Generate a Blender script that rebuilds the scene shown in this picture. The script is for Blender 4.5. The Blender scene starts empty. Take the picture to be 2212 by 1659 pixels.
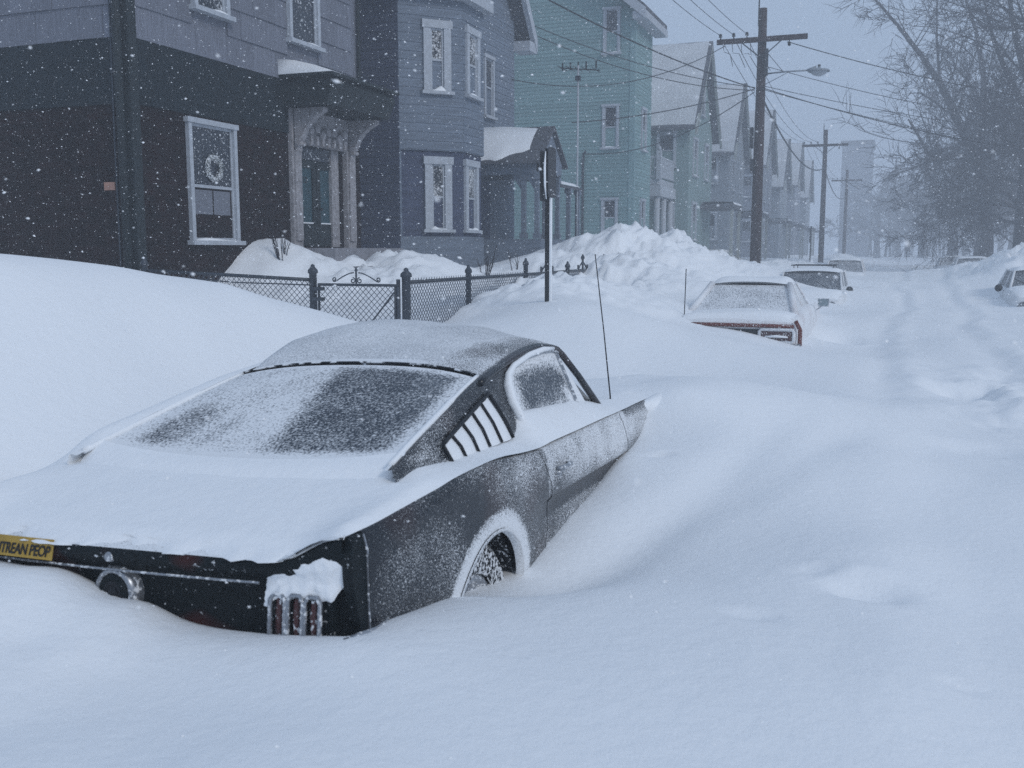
import bpy, math, random
import numpy as np
from mathutils import Vector, Matrix
sc = bpy.context.scene
R = math.radians
random.seed(7); rng = np.random.default_rng(7)

# ---------------------------------------------------------------- camera
CAMZ = 1.75
HAZE = 0.0074
cam = bpy.data.cameras.new("camera"); co = bpy.data.objects.new("camera", cam)
sc.collection.objects.link(co); sc.camera = co
cam.sensor_width = 36.0; cam.lens = 36.0 * 2150 / 2212
cam.clip_start = 0.05; cam.clip_end = 3000
cam.dof.use_dof = True; cam.dof.focus_distance = 9.0; cam.dof.aperture_fstop = 5.6
co.location = (0, 0, CAMZ); co.rotation_euler = (R(90 - 7.669), 0, R(20.613))

# ---------------------------------------------------------------- overcast sky and soft sun
SUN_EL, SUN_AZ = 34.0, 118.0          # azimuth from +Y towards +X
w = bpy.data.worlds.new("World"); sc.world = w; w.use_nodes = True
nt = w.node_tree; bg = nt.nodes['Background']
sky = nt.nodes.new('ShaderNodeTexSky'); sky.sky_type = 'NISHITA'; sky.sun_disc = False
sky.sun_elevation = R(SUN_EL); sky.sun_rotation = R(SUN_AZ); sky.air_density = 1.5; sky.dust_density = 4
mixn = nt.nodes.new('ShaderNodeMix'); mixn.data_type = 'RGBA'; mixn.inputs[0].default_value = 0.93
mixn.inputs[7].default_value = (3.45, 4.5, 6.2, 1)   # cloud deck
nt.links.new(sky.outputs[0], mixn.inputs[6]); nt.links.new(mixn.outputs[2], bg.inputs[0])
bg.inputs[1].default_value = 0.1
sun = bpy.data.lights.new("sun", 'SUN'); so = bpy.data.objects.new("sun", sun); sc.collection.objects.link(so)
sun.energy = 0.95; sun.angle = R(14); sun.color = (1.0, 0.985, 0.97)
az, el = R(SUN_AZ), R(SUN_EL)
sd = Vector((math.sin(az) * math.cos(el), math.cos(az) * math.cos(el), math.sin(el)))
so.rotation_euler = (-sd).to_track_quat('-Z', 'Y').to_euler()

sc.view_settings.view_transform = 'Standard'; sc.view_settings.look = 'None'
sc.view_settings.exposure = 0.06; sc.view_settings.gamma = 1.0
sc.cycles.use_denoising = False
sc.cycles.max_bounces = 6; sc.cycles.diffuse_bounces = 3; sc.cycles.volume_bounces = 2
sc.cycles.glossy_bounces = 2; sc.cycles.transmission_bounces = 3
sc.render.film_transparent = False

# ---------------------------------------------------------------- helpers
def tag(o, label=None, cat=None, group=None, kind=None):
    if label: o["label"] = label
    if cat: o["category"] = cat
    if group: o["group"] = group
    if kind: o["kind"] = kind
    return o
def empty(name, loc=(0, 0, 0), rz=0, label=None, cat=None, group=None):
    o = bpy.data.objects.new(name, None); sc.collection.objects.link(o)
    o.location = loc; o.rotation_euler = (0, 0, rz); o.empty_display_size = .2
    return tag(o, label, cat, group)
def link(name, me, mat, parent=None):
    o = bpy.data.objects.new(name, me); sc.collection.objects.link(o)
    if mat and not me.materials: me.materials.append(mat)
    if parent: o.parent = parent
    return o

class MB:
    """collects shapes; build() links them as one mesh object"""
    def __init__(s): s.v = []; s.f = []; s.a = None
    def add(s, vs, fs):
        n = len(s.v); s.v += [tuple(map(float, p)) for p in vs]; s.f += [tuple(i + n for i in q) for q in fs]; return s
    def box(s, x0, x1, y0, y1, z0, z1):
        return s.add([(x0,y0,z0),(x1,y0,z0),(x1,y1,z0),(x0,y1,z0),(x0,y0,z1),(x1,y0,z1),(x1,y1,z1),(x0,y1,z1)],
                     [(0,3,2,1),(4,5,6,7),(0,1,5,4),(1,2,6,5),(2,3,7,6),(3,0,4,7)])
    def obox(s, o, ax, ay, az):
        o, ax, ay, az = map(Vector, (o, ax, ay, az))
        c = [o, o+ax, o+ax+ay, o+ay, o+az, o+ax+az, o+ax+ay+az, o+ay+az]
        return s.add(c, [(0,3,2,1),(4,5,6,7),(0,1,5,4),(1,2,6,5),(2,3,7,6),(3,0,4,7)])
    def tube(s, pts, r, n=6, cap=True):
        pts = [Vector(p) for p in pts]; m = len(pts)
        rs = r if isinstance(r, (list, tuple)) else [r] * m
        base = len(s.v); up = None
        for i, p in enumerate(pts):
            d = (pts[min(i+1, m-1)] - pts[max(i-1, 0)])
            if d.length < 1e-9: d = Vector((0, 0, 1))
            d.normalize()
            if up is None:
                up = d.cross(Vector((0, 0, 1)) if abs(d.z) < .9 else Vector((1, 0, 0))); up.normalize()
            else:
                up = up - d * up.dot(d); up.normalize()
            q = d.cross(up)
            for k in range(n):
                a = 2 * math.pi * k / n
                s.v.append(tuple(p + (up * math.cos(a) + q * math.sin(a)) * rs[i]))
        for i in range(m - 1):
            for k in range(n):
                a = base + i*n + k; b = base + i*n + (k+1) % n
                s.f.append((a, b, b+n, a+n))
        if cap:
            s.f.append(tuple(base + k for k in range(n))[::-1]); s.f.append(tuple(base + (m-1)*n + k for k in range(n)))
        return s
    def lathe(s, o, axis, prof, n=24, a0=0, a1=2*math.pi):
        """prof: (distance along axis, radius)"""
        o, ax = Vector(o), Vector(axis).normalized()
        e1 = ax.cross(Vector((0, 0, 1)) if abs(ax.z) < .9 else Vector((1, 0, 0))).normalized(); e2 = ax.cross(e1)
        base = len(s.v)
        for d, r in prof:
            for k in range(n):
                a = a0 + (a1-a0) * k / n
                s.v.append(tuple(o + ax*d + (e1*math.cos(a) + e2*math.sin(a)) * r))
        for i in range(len(prof) - 1):
            for k in range(n):
                a = base + i*n + k; b = base + i*n + (k+1) % n
                s.f.append((a, b, b+n, a+n))
        return s
    def grid(s, P, closed=False, flip=False):
        """P: array [m][n][3]"""
        P = np.asarray(P, float); m, n = P.shape[:2]; base = len(s.v)
        s.v += [tuple(p) for p in P.reshape(-1, 3)]
        for i in range(m - 1):
            for j in range(n if closed else n - 1):
                q = (base+i*n+j, base+(i+1)*n+j, base+(i+1)*n+(j+1) % n, base+i*n+(j+1) % n)
                s.f.append(q[::-1] if flip else q)
        return s
    def prism(s, poly, d):
        """planar polygon extruded by vector d"""
        poly = [Vector(p) for p in poly]; d = Vector(d); n = len(poly); b = len(s.v)
        s.v += [tuple(p) for p in poly] + [tuple(p + d) for p in poly]
        s.f.append(tuple(b+i for i in range(n))[::-1]); s.f.append(tuple(b+n+i for i in range(n)))
        for i in range(n):
            j = (i+1) % n; s.f.append((b+i, b+j, b+n+j, b+n+i))
        return s
    def mesh(s, name, smooth=False, attr=None, recalc=True):
        me = bpy.data.meshes.new(name); me.from_pydata(s.v, [], s.f); me.update()
        if smooth: me.polygons.foreach_set("use_smooth", [True] * len(me.polygons))
        if attr is not None:
            a = me.attributes.new("frost", 'FLOAT', 'POINT'); a.data.foreach_set("value", np.asarray(attr, np.float32))
        return me
    def build(s, name, mat, parent=None, smooth=False, attr=None):
        return link(name, s.mesh(name, smooth, attr), mat, parent)

# ---------------------------------------------------------------- materials
def P_(name):
    m = bpy.data.materials.new(name); m.use_nodes = True
    return m, m.node_tree, m.node_tree.nodes['Principled BSDF']
def mat(name, col, rough=.7, var=.18, scale=3.0, bump=0, bscale=40, metallic=0, spec=.3, detail=4, stretch=None, orand=0, brick=False):
    m, t, b = P_(name); N = t.nodes; L = t.links
    tc = N.new('ShaderNodeTexCoord'); src = tc.outputs['Object']
    if stretch:
        mp = N.new('ShaderNodeMapping'); mp.inputs['Scale'].default_value = stretch; L.new(src, mp.inputs[0]); src = mp.outputs[0]
    nz = N.new('ShaderNodeTexNoise'); nz.inputs['Scale'].default_value = scale; nz.inputs['Detail'].default_value = detail
    L.new(src, nz.inputs['Vector'])
    rp = N.new('ShaderNodeValToRGB'); rp.color_ramp.elements[0].position = .3; rp.color_ramp.elements[1].position = .7
    rp.color_ramp.elements[0].color = tuple(c*(1-var) for c in col) + (1,); rp.color_ramp.elements[1].color = tuple(min(1, c*(1+var)) for c in col) + (1,)
    L.new(nz.outputs[0], rp.inputs[0]); colo = rp.outputs[0]
    if orand:
        oi = N.new('ShaderNodeObjectInfo'); ma = N.new('ShaderNodeMath'); ma.operation = 'MULTIPLY_ADD'; ma.inputs[1].default_value = orand; ma.inputs[2].default_value = 1 - orand*.5; L.new(oi.outputs['Random'], ma.inputs[0])
        hs = N.new('ShaderNodeHueSaturation'); L.new(ma.outputs[0], hs.inputs['Value']); L.new(colo, hs.inputs['Color']); colo = hs.outputs[0]
    if brick:
        sx = N.new('ShaderNodeSeparateXYZ'); L.new(tc.outputs['Object'], sx.inputs[0]); ad = N.new('ShaderNodeMath'); L.new(sx.outputs[0], ad.inputs[0]); L.new(sx.outputs[1], ad.inputs[1])
        cx = N.new('ShaderNodeCombineXYZ'); L.new(ad.outputs[0], cx.inputs[0]); L.new(sx.outputs[2], cx.inputs[1])
        bk = N.new('ShaderNodeTexBrick'); bk.inputs['Scale'].default_value = 1; bk.inputs['Brick Width'].default_value = .21; bk.inputs['Row Height'].default_value = .072; bk.inputs['Mortar Size'].default_value = .007; bk.inputs['Bias'].default_value = -.1
        bk.inputs['Color1'].default_value = (1.5, 1.2, 1.2, 1); bk.inputs['Color2'].default_value = (.6, .6, .65, 1); bk.inputs['Mortar'].default_value = (1.6, 2.2, 2.2, 1); L.new(cx.outputs[0], bk.inputs['Vector'])
        mu = N.new('ShaderNodeMix'); mu.data_type = 'RGBA'; mu.blend_type = 'MULTIPLY'; mu.inputs[0].default_value = 1; L.new(colo, mu.inputs[6]); L.new(bk.outputs[0], mu.inputs[7]); colo = mu.outputs[2]
    L.new(colo, b.inputs['Base Color'])
    b.inputs['Roughness'].default_value = rough; b.inputs['Metallic'].default_value = metallic; b.inputs['Specular IOR Level'].default_value = spec
    if bump:
        n2 = N.new('ShaderNodeTexNoise'); n2.inputs['Scale'].default_value = bscale; n2.inputs['Detail'].default_value = 3; L.new(src, n2.inputs['Vector'])
        bp = N.new('ShaderNodeBump'); bp.inputs['Strength'].default_value = bump; bp.inputs['Distance'].default_value = .01
        L.new(n2.outputs[0], bp.inputs['Height']); L.new(bp.outputs[0], b.inputs['Normal'])
    return m
def frosty(name, col, rough=.35, scale=55, const=None, spec=.4, metallic=0, contrast=5.0, col2=None, lowscale=3.0, low=.25, stretch=None):
    """paint or glass with wind-blown snow stuck to it; coverage from the 'frost' point attribute or a constant"""
    m, t, b = P_(name); N = t.nodes; L = t.links
    tc = N.new('ShaderNodeTexCoord'); src = tc.outputs['Object']
    if stretch:
        mp = N.new('ShaderNodeMapping'); mp.inputs['Scale'].default_value = stretch; L.new(src, mp.inputs[0]); src = mp.outputs[0]
    def noise(s, d):
        n = N.new('ShaderNodeTexNoise'); n.inputs['Scale'].default_value = s; n.inputs['Detail'].default_value = d; L.new(src, n.inputs['Vector']); return n.outputs[0]
    def M(op, a, bb):
        n = N.new('ShaderNodeMath'); n.operation = op
        for i, x in enumerate((a, bb)):
            if isinstance(x, (int, float)): n.inputs[i].default_value = x
            else: L.new(x, n.inputs[i])
        return n.outputs[0]
    n1 = noise(scale, 3.5)
    n1 = M('MULTIPLY', M('SUBTRACT', n1, .28), 2.3)          # about 0..1
    n2 = noise(lowscale, 3)
    if const is None:
        at = N.new('ShaderNodeAttribute'); at.attribute_name = 'frost'; cov = at.outputs['Fac']
    else:
        cov = const
    cov = M('ADD', cov, M('MULTIPLY', M('SUBTRACT', n2, .5), low * 2))
    f = M('ADD', M('MULTIPLY', M('SUBTRACT', cov, n1), contrast), .5)
    cl = N.new('ShaderNodeClamp'); L.new(f, cl.inputs[0]); fac = cl.outputs[0]
    bs = N.new('ShaderNodeMix'); bs.data_type = 'RGBA'
    bs.inputs[6].default_value = tuple(col) + (1,); bs.inputs[7].default_value = tuple(col2 or col) + (1,)
    rp = N.new('ShaderNodeValToRGB'); rp.color_ramp.elements[0].position = .5; rp.color_ramp.elements[1].position = .62
    L.new(noise(2.3, 2), rp.inputs[0]); L.new(rp.outputs[0], bs.inputs[0])
    mx = N.new('ShaderNodeMix'); mx.data_type = 'RGBA'; L.new(fac, mx.inputs[0]); L.new(bs.outputs[2], mx.inputs[6])
    mx.inputs[7].default_value = (.80, .82, .84, 1); L.new(mx.outputs[2], b.inputs['Base Color'])
    L.new(M('ADD', M('MULTIPLY', fac, .8 - rough), rough), b.inputs['Roughness'])
    b.inputs['Specular IOR Level'].default_value = spec
    if metallic: L.new(M('MULTIPLY', M('SUBTRACT', 1.0, fac), metallic), b.inputs['Metallic'])
    bp = N.new('ShaderNodeBump'); bp.inputs['Strength'].default_value = .5; bp.inputs['Distance'].default_value = .004
    L.new(fac, bp.inputs['Height']); L.new(bp.outputs[0], b.inputs['Normal'])
    return m
def snowmat(name, bump=.30, bscale=14, dist=.03, col=(.87, .89, .91)):
    m, t, b = P_(name); N = t.nodes; L = t.links
    tc = N.new('ShaderNodeTexCoord')
    n1 = N.new('ShaderNodeTexNoise'); n1.inputs['Scale'].default_value = bscale; n1.inputs['Detail'].default_value = 6; n1.inputs['Roughness'].default_value = .65
    n2 = N.new('ShaderNodeTexNoise'); n2.inputs['Scale'].default_value = 320; n2.inputs['Detail'].default_value = 2
    L.new(tc.outputs['Object'], n1.inputs['Vector']); L.new(tc.outputs['Object'], n2.inputs['Vector'])
    b1 = N.new('ShaderNodeBump'); b1.inputs['Strength'].default_value = bump; b1.inputs['Distance'].default_value = dist
    b2 = N.new('ShaderNodeBump'); b2.inputs['Strength'].default_value = .35; b2.inputs['Distance'].default_value = .003
    L.new(n1.outputs[0], b1.inputs['Height']); L.new(n2.outputs[0], b2.inputs['Height']); L.new(b1.outputs[0], b2.inputs['Normal']); L.new(b2.outputs[0], b.inputs['Normal'])
    b.inputs['Base Color'].default_value = col + (1,); b.inputs['Roughness'].default_value = .75; b.inputs['Specular IOR Level'].default_value = .2
    return m
SNOW = snowmat('snow'); SNOWF = snowmat('fluffy_snow', .5, 30, .02)
WHITE = (.62, .64, .66)
M_ = dict(
    brick=mat('dark_brick', (.009, .0038, .0038), .85, .35, 6, .5, 30, brick=True, spec=.15),
    band=mat('dark_shingle_band', (.006, .012, .016), .85, .25, 5, .5, 30),
    shingle=mat('pale_asbestos_shingle', (.165, .175, .21), .85, .20, 9, .5, 60, stretch=(4, 4, .6), orand=.22),
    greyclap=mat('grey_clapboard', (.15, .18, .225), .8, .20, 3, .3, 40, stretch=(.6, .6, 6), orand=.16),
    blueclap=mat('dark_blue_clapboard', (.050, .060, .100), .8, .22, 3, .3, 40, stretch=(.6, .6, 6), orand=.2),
    greenclap=mat('green_clapboard', (.20, .31, .315), .8, .16, 3, .3, 30, stretch=(.5, .5, 6), orand=.16),
    trim=mat('white_trim', (.40, .43, .47), .7, .12, 12, .2, 60),
    cream=mat('weathered_cream_paint', (.30, .29, .30), .75, .30, 14, .5, 50),
    blackwood=mat('black_painted_wood', (.012, .018, .020), .6, .3, 8, .3, 40),
    teal=mat('teal_door_paint', (.022, .060, .075), .5, .25, 7, .2, 30),
    glass=frosty('window_glass', (.030, .036, .048), .12, 30, .16, .5, low=.2, lowscale=5),
    glassice=frosty('iced_window_glass', (.016, .020, .028), .15, 26, .30, .5, low=.75, lowscale=2.6, contrast=1.6),
    curtain=mat('curtain_cloth', (.16, .17, .2), .9, .1, 20),
    metal=mat('dark_galvanised_steel', (.05, .06, .075), .45, .2, 20, metallic=.3),
    mesh=mat('chain_link_wire', (.085, .10, .125), .5, .2, 30, metallic=.2),
    iron=mat('black_iron', (.012, .014, .016), .5, .2, 20),
    sign=mat('weathered_sign_metal', (.05, .052, .058), .6, .25, 20),
    wood=mat('creosoted_pole_wood', (.040, .026, .026), .9, .3, 4, .6, 20, stretch=(3, 3, .4)),
    wire=mat('cable_black', (.03, .032, .037), .6, .1, 10),
    lampm=mat('lamp_metal', (.22, .25, .28), .5, .15, 10),
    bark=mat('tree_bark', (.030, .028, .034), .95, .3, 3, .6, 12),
    hazy_bark=mat('haze_paled_bark', (.085, .085, .095), .95, .3, 3),  # distant bark: haze put into the colour by lightening it
    roof=mat('dark_roof_shingles', (.09, .095, .11), .9, .25, 8, .5, 20),
    pinkish=mat('orange_tag', (.36, .20, .15), .7, .15, 20),
    stone=mat('granite_step', (.22, .22, .24), .85, .2, 10, .4, 30),
)

# ---------------------------------------------------------------- snow-covered ground
CTRL = np.array([
    (0,-0.5,0.62),(-1.5,-0.5,0.66),(1.5,-1,0.6),(3,0,0.58),(0,1.2,0.6),(0.5,2,0.56),(-2.6,0.6,0.78),(-4,0,1.05),(-5,-2,1.3),
    (2,2.5,0.56),(3.5,3,0.6),(0,4,0.6),(0,6,0.64),(1.2,8,0.6),(3.5,6,0.66),(3,9,0.62),(5,4,0.8),(6,0,0.8),
    (-1,-4,0.7),(3,-4,0.7),(6,-4,0.8),(-6,-5,1.3),(-2.71,2.39,0.73),(-2.71,2.3,0.74),(-2.71,2.04,0.71),(-2.72,1.64,0.73),(-2.57,2.38,0.73),
    (-2.57,2.29,0.75),(-2.57,2.03,0.71),(-2.57,1.63,0.73),(-2.45,2.38,0.74),(-2.45,2.29,0.75),(-2.45,2.03,0.72),(-2.45,1.63,0.74),(-2.31,2.38,0.7),(-2.32,2.29,0.72),
    (-2.32,2.03,0.68),(-2.32,1.63,0.7),(-2.22,2.38,0.67),(-2.22,2.29,0.69),(-2.22,2.03,0.65),(-2.23,1.63,0.67),(-2.11,2.38,0.67),(-2.12,2.29,0.68),(-2.12,2.02,0.65),
    (-2.12,1.63,0.66),(-1.99,2.38,0.63),(-1.99,2.29,0.64),(-1.99,2.02,0.61),(-2,1.62,0.62),(-1.83,2.38,0.62),(-1.83,2.29,0.63),(-1.83,2.03,0.6),(-1.83,1.63,0.62),
    (-1.63,2.39,0.63),(-1.64,2.3,0.64),(-1.64,2.03,0.61),(-1.64,1.63,0.63),(-1.45,2.4,0.65),(-1.45,2.31,0.66),(-1.46,2.05,0.63),(-1.46,1.65,0.64),(-1.34,2.41,0.66),
    (-1.34,2.32,0.67),(-1.34,2.05,0.64),(-1.34,1.66,0.66),(-1.34,2.55,0.65),(-1.34,2.77,0.61),(-1.33,3,0.57),(-1.33,3.31,0.48),(-1.32,3.73,0.43),(-1.32,3.94,0.46),
    (-1.04,3.94,0.45),(-1.32,4.38,0.51),(-1.04,4.38,0.5),(-1.32,4.82,0.55),(-1.04,4.82,0.58),(-1.32,5.29,0.62),(-1.04,5.29,0.65),(-1.32,5.73,0.69),(-1.04,5.73,0.72),
    (-0.6,3.86,0.52),(-0.59,4.66,0.58),(-0.59,5.57,0.7),(-0.59,6.27,0.78),(0.09,2.66,0.64),(0.1,3.55,0.56),(0.11,4.66,0.56),(0.11,5.76,0.64),(0.12,6.96,0.64),
    (-1.01,2.57,0.63),(-0.9,3.26,0.57),(-3.1,2.29,0.79),(-3.09,2.99,0.81),(-3.09,3.89,0.79),(-3.08,4.89,0.76),(-3.07,5.89,0.75),(-4.3,3.92,1.68),(-4.3,4.38,1.64),
    (-4.3,4.94,1.59),(-4.3,5.85,1.48),(-4.3,6.73,1.32),(-4.3,7.6,1.15),(-5.1,3.92,1.65),(-5.1,4.94,1.56),(-5.1,5.85,1.45),(-3.53,2.9,1.11),(-3.51,4.4,1.02),
    (-3.4,5.8,0.88),(-3.83,1.91,1.13),(-1.31,5.93,0.79),(-1.31,6.08,0.86),(-1.19,6.1,0.88),(-1.32,6.38,0.89),(-1.32,6.78,0.88),(-0.99,6.68,0.89),(-1.04,6.18,0.88),
    (-0.59,6.97,0.81),(-1.69,7.18,0.84),(-2.19,6.08,0.82),(-2.89,6.09,0.78),(-1.69,6.08,0.84),(-2.19,6.78,0.79),(-2.89,6.79,0.76),(-1.69,6.78,0.81),(-2.18,7.58,0.72),
    (-1.48,7.58,0.71),(-2.17,8.88,0.57),(-0.67,8.36,0.58),(-2.2,10,0.72),(-0.5,11,0.62),(1.5,12,0.56),(3.5,12.5,0.62),(-3.8,8.4,0.93),(-4.6,8.8,0.85),
    (-4.9,9.6,0.86),(-5.6,9.6,0.86),(-4.9,11.3,0.9),(-4.7,12.05,1.16),(-4.6,13.03,1.34),(-4.5,14.08,1.4),(-3.8,11.44,1.17),(-4.4,15.61,1.28),(-3.3,10.94,1.12),
    (-6.5,17.88,1.61),(-6.2,18.64,1.71),(-5.6,19.49,1.9),(-5.1,20.14,2.03),(-5.9,19.2,1.84),(-5.3,19.8,1.95),(-4.8,20.93,2.14),(-4.7,23.95,2.05),(-4.3,27.8,1.71),
    (-3.9,32.31,1.29),(-4.9,18,1.5),(-3.9,17.8,1.42),(-3.6,19.83,1.34),(-3,16,0.95),(-2.9,20,1),(-3,25,0.9),(-3,12.8,0.9),(-6.6,19.5,1.6),
    (-7,23,1.35),(-6,25,1.7),(-6.5,30,1.2),(-8.55,12.81,1.9),(-8.3,12.91,1.8),(-8.1,13.64,1.64),(-7.9,14.46,1.63),(-7.2,14.24,1.69),(-6.9,14.63,1.66),
    (-6.6,15.63,1.46),(-8.4,11.2,0.85),(-7.6,10.6,0.9),(-6.3,11,0.95),(-5.8,12.5,1.05),(-7.4,12.2,1.2),(-6,14.5,1.15),(-5.9,16.5,1.15),(-7,17.13,1.43),
    (-6.8,17.93,1.53),(-6.6,19.55,1.67),(-9,18.5,1.35),(-9,22,1.35),(-9,29,1.3),(-7.6,33,1.3),(-13,30,1.3),(-10,8.5,1.2),(-13,6,1.3),
    (-13,12,1.2),(-2.65,13.65,0.8),(-2.65,13.2,0.79),(-2.08,13.65,0.71),(-2.08,13.2,0.7),(-1.59,13.65,0.6),(-1.59,13.2,0.59),(-1.07,13.65,0.48),(-1.07,13.2,0.47),
    (-0.4,14.2,0.45),(-0.5,16,0.5),(-0.1,14.8,0.42),(0.6,14.5,0.55),(-2.9,14.2,0.98),(0.8,18,0.55),(0.8,25,0.5),(0.8,35,0.5),(0.8,50,0.5),
    (0.8,80,0.5),(0.8,130,0.5),(0.3,22,0.52),(-2.2,22.5,0.6),(-1,24.6,0.47),(-2.7,24.3,0.92),(-2,23.9,0.74),(-1.2,24.4,0.52),(-2.9,26,1),
    (-0.95,26.5,0.75),(-1.9,29,0.85),(-1.9,34,0.95),(-1.8,38,0.8),(-1.8,46,0.85),(-1.8,60,0.8),(-1.8,90,0.8),(1.9,32.7,0.88),(3,38.6,1.23),
    (4,40,1.33),(2.6,33,1),(2.9,20,0.62),(3.4,22,0.55),(2.4,23.5,0.5),(4.8,23,1),(5.2,30,1.1),(3.6,27.5,0.9),(5.4,45,1.1),
    (5.2,60,1),(5.2,90,1),(5.2,17,0.85),(5.5,11,0.8),(3.4,44,0.9),(3.4,60,0.75),(3.4,90,0.75),(-4,38,1.2),(-4,46,1.1),
    (-4,60,1.1),(-4,90,1.1),(-4,33,1.2),(-8,45,1.1),(-8,70,1.1),(-8,100,1.1),(-40,-20,1),(40,-20,1),(-40,30,1),
    (40,30,1),(-40,80,1),(40,80,1),(-40,150,1),(40,150,1),(-20,-20,0.8),(-20,170,0.7),(0,-20,0.8),(0,170,0.7),
    (20,-20,0.8),(20,170,0.7),(12,5,0.9),(12,30,1),(12,70,1)
])
CAR_O = Vector((-2.191, 2.353, .023))
CAR_R = Vector((.99937, -.00675, .03481)); CAR_F = Vector((.00800, .99932, -.03602)); CAR_U = Vector((-.03454, .03627, .99874))
CAR_M = Matrix(((CAR_R.x, CAR_F.x, CAR_U.x, CAR_O.x), (CAR_R.y, CAR_F.y, CAR_U.y, CAR_O.y), (CAR_R.z, CAR_F.z, CAR_U.z, CAR_O.z), (0, 0, 0, 1)))

def tps_fit(P, lam=2e-3):
    n = len(P); d2 = ((P[:, None, :2] - P[None, :, :2])**2).sum(-1)
    K = .5 * d2 * np.log(d2 + 1e-9); K[np.arange(n), np.arange(n)] = lam
    Q = np.c_[np.ones(n), P[:, :2]]
    A = np.zeros((n+3, n+3)); A[:n, :n] = K; A[:n, n:] = Q; A[n:, :n] = Q.T
    return np.linalg.solve(A, np.r_[P[:, 2], 0, 0, 0])
TW = tps_fit(CTRL)
def vnoise(x, y, seed=0):
    xi = np.floor(x).astype(np.int64); yi = np.floor(y).astype(np.int64); fx = x - xi; fy = y - yi
    fx = fx*fx*fx*(fx*(fx*6-15)+10); fy = fy*fy*fy*(fy*(fy*6-15)+10)
    def h(a, b):
        k = (a * 374761393 + b * 668265263 + seed * 974634777) & 0x7fffffff
        k = ((k ^ (k >> 13)) * 1274126177) & 0x7fffffff
        return ((k ^ (k >> 16)) & 0xffff) / 65535.0
    a = h(xi, yi); b = h(xi+1, yi); c = h(xi, yi+1); d = h(xi+1, yi+1)
    return (a*(1-fx)+b*fx)*(1-fy) + (c*(1-fx)+d*fx)*fy - .5
def fbm(x, y, o=4, seed=0, g=.5):
    s = 0; a = 1
    for i in range(o): s = s + a * vnoise(x * 2**i + 17.3*i, y * 2**i - 9.1*i, seed + i); a *= g
    return s
def sstep(a, b, x):
    t = np.clip((x - a) / (b - a), 0, 1); return t*t*(3-2*t)
def snow_z(x, y):
    x = np.asarray(x, float).ravel(); y = np.asarray(y, float).ravel(); z = np.zeros_like(x)
    n = len(CTRL)
    for i in range(0, len(x), 20000):
        xs, ys = x[i:i+20000], y[i:i+20000]
        d2 = (xs[:, None]-CTRL[None, :, 0])**2 + (ys[:, None]-CTRL[None, :, 1])**2
        z[i:i+20000] = (.5*d2*np.log(d2+1e-9)) @ TW[:n] + TW[n] + TW[n+1]*xs + TW[n+2]*ys
    far = sstep(110, 170, np.abs(y) + .6*np.abs(x)); z = np.clip(z, .3, 2.4)*(1-far) + .8*far
    # distance to the dark car's footprint
    u = (x-CAR_O.x)*CAR_R.x + (y-CAR_O.y)*CAR_R.y; s = (x-CAR_O.x)*CAR_F.x + (y-CAR_O.y)*CAR_F.y
    out = np.maximum(np.abs(u) - .86, np.maximum(-.1 - s, s - 4.6))
    quiet = sstep(.05, .8, out)
    # wind-shaped dunes
    z = z + quiet * (.045*fbm(x*.55 + y*.12, y*.30, 3, 3) + .012*fbm(x*2.2 + y*.5, y*1.0, 3, 9))
    rip = sstep(1.0, 4, x + 2.2 + .0*y) * sstep(60, 25, y)
    z = z + quiet * rip * (.045*fbm(x*.8 - y*.35, y*.33 + x*.1, 3, 31))
    # ploughed heaps are lumpy
    heap = np.exp(-((x+4.9)/1.5)**2) * sstep(11.0, 14, y) * sstep(34, 27, y)
    heap = np.maximum(heap, np.exp(-((x+7.6)/1.1)**2 - ((y-13.7)/2.0)**2))
    heap = np.maximum(heap, .7*np.exp(-((x-3.8)/1.2)**2 - ((y-39)/4.0)**2))
    heap = np.maximum(heap, .5*np.exp(-((x+4.0)/1.0)**2) * sstep(33, 36, y) * sstep(110, 90, y))
    z = z + heap * (.28*fbm(x*1.1, y*.9, 5, 51, .62) + .26*np.abs(fbm(x*2.3, y*2.0, 4, 61, .62)) - .10)
    z = z + .55*np.exp(-((x-4.0)/1.4)**2 - ((y-36.5)/4.0)**2)*(1 + .9*fbm(x*1.3, y*.9, 5, 71, .65))
    z = z + .35 * sstep(-.25, .3, fbm(x*.22, y*.12, 2, 5)) * np.exp(-((x+4.0)/1.2)**2) * sstep(36, 44, y) * sstep(150, 100, y)
    # hollows under and inside the car
    ins = np.minimum(.82 - .14*np.exp(-((s-1.05)/.36)**4) - np.abs(u), np.minimum(s - .03, 3.25 - s))
    z = z - .40 * sstep(0, .25, ins)
    z = np.where((np.abs(u) < .86) & (s > 3.2) & (s < 4.7), np.minimum(z, .90), z)
    # foot prints and lumps right of the car
    rut = x - .16 - .10*np.sin(y*.8) - .010*(y-6) + .22*fbm(x*.9, y*.7, 3, 85)
    z = z - .030*sstep(-.16, .22, rut)*sstep(1.2, .3, rut)*sstep(1.2, 2.5, y)*sstep(11, 8, y)
    cl = x - (.55 + .018*(y-12)) - .16*np.sin(y*.33) - .25*fbm(x*.5, y*.35, 3, 86)
    for off in (-.62, .62):
        z = z - .032*np.exp(-((cl-off)/.19)**2)*sstep(6.5, 9, y)*sstep(75, 40, y)*(1 + .8*fbm(x*1.5, y*1.1, 3, 87)) + .018*np.exp(-((cl-off-.30)/.16)**2)*sstep(6.5, 9, y)*sstep(75, 40, y)*(1 + 1.6*fbm(x*2.5, y*2.0, 3, 88))
    churn = np.exp(-((x-1.0)/.55)**2 - ((y-9.2)/1.8)**2); z = z + churn*(.20*fbm(x*1.9, y*1.7, 4, 91, .55))
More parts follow.
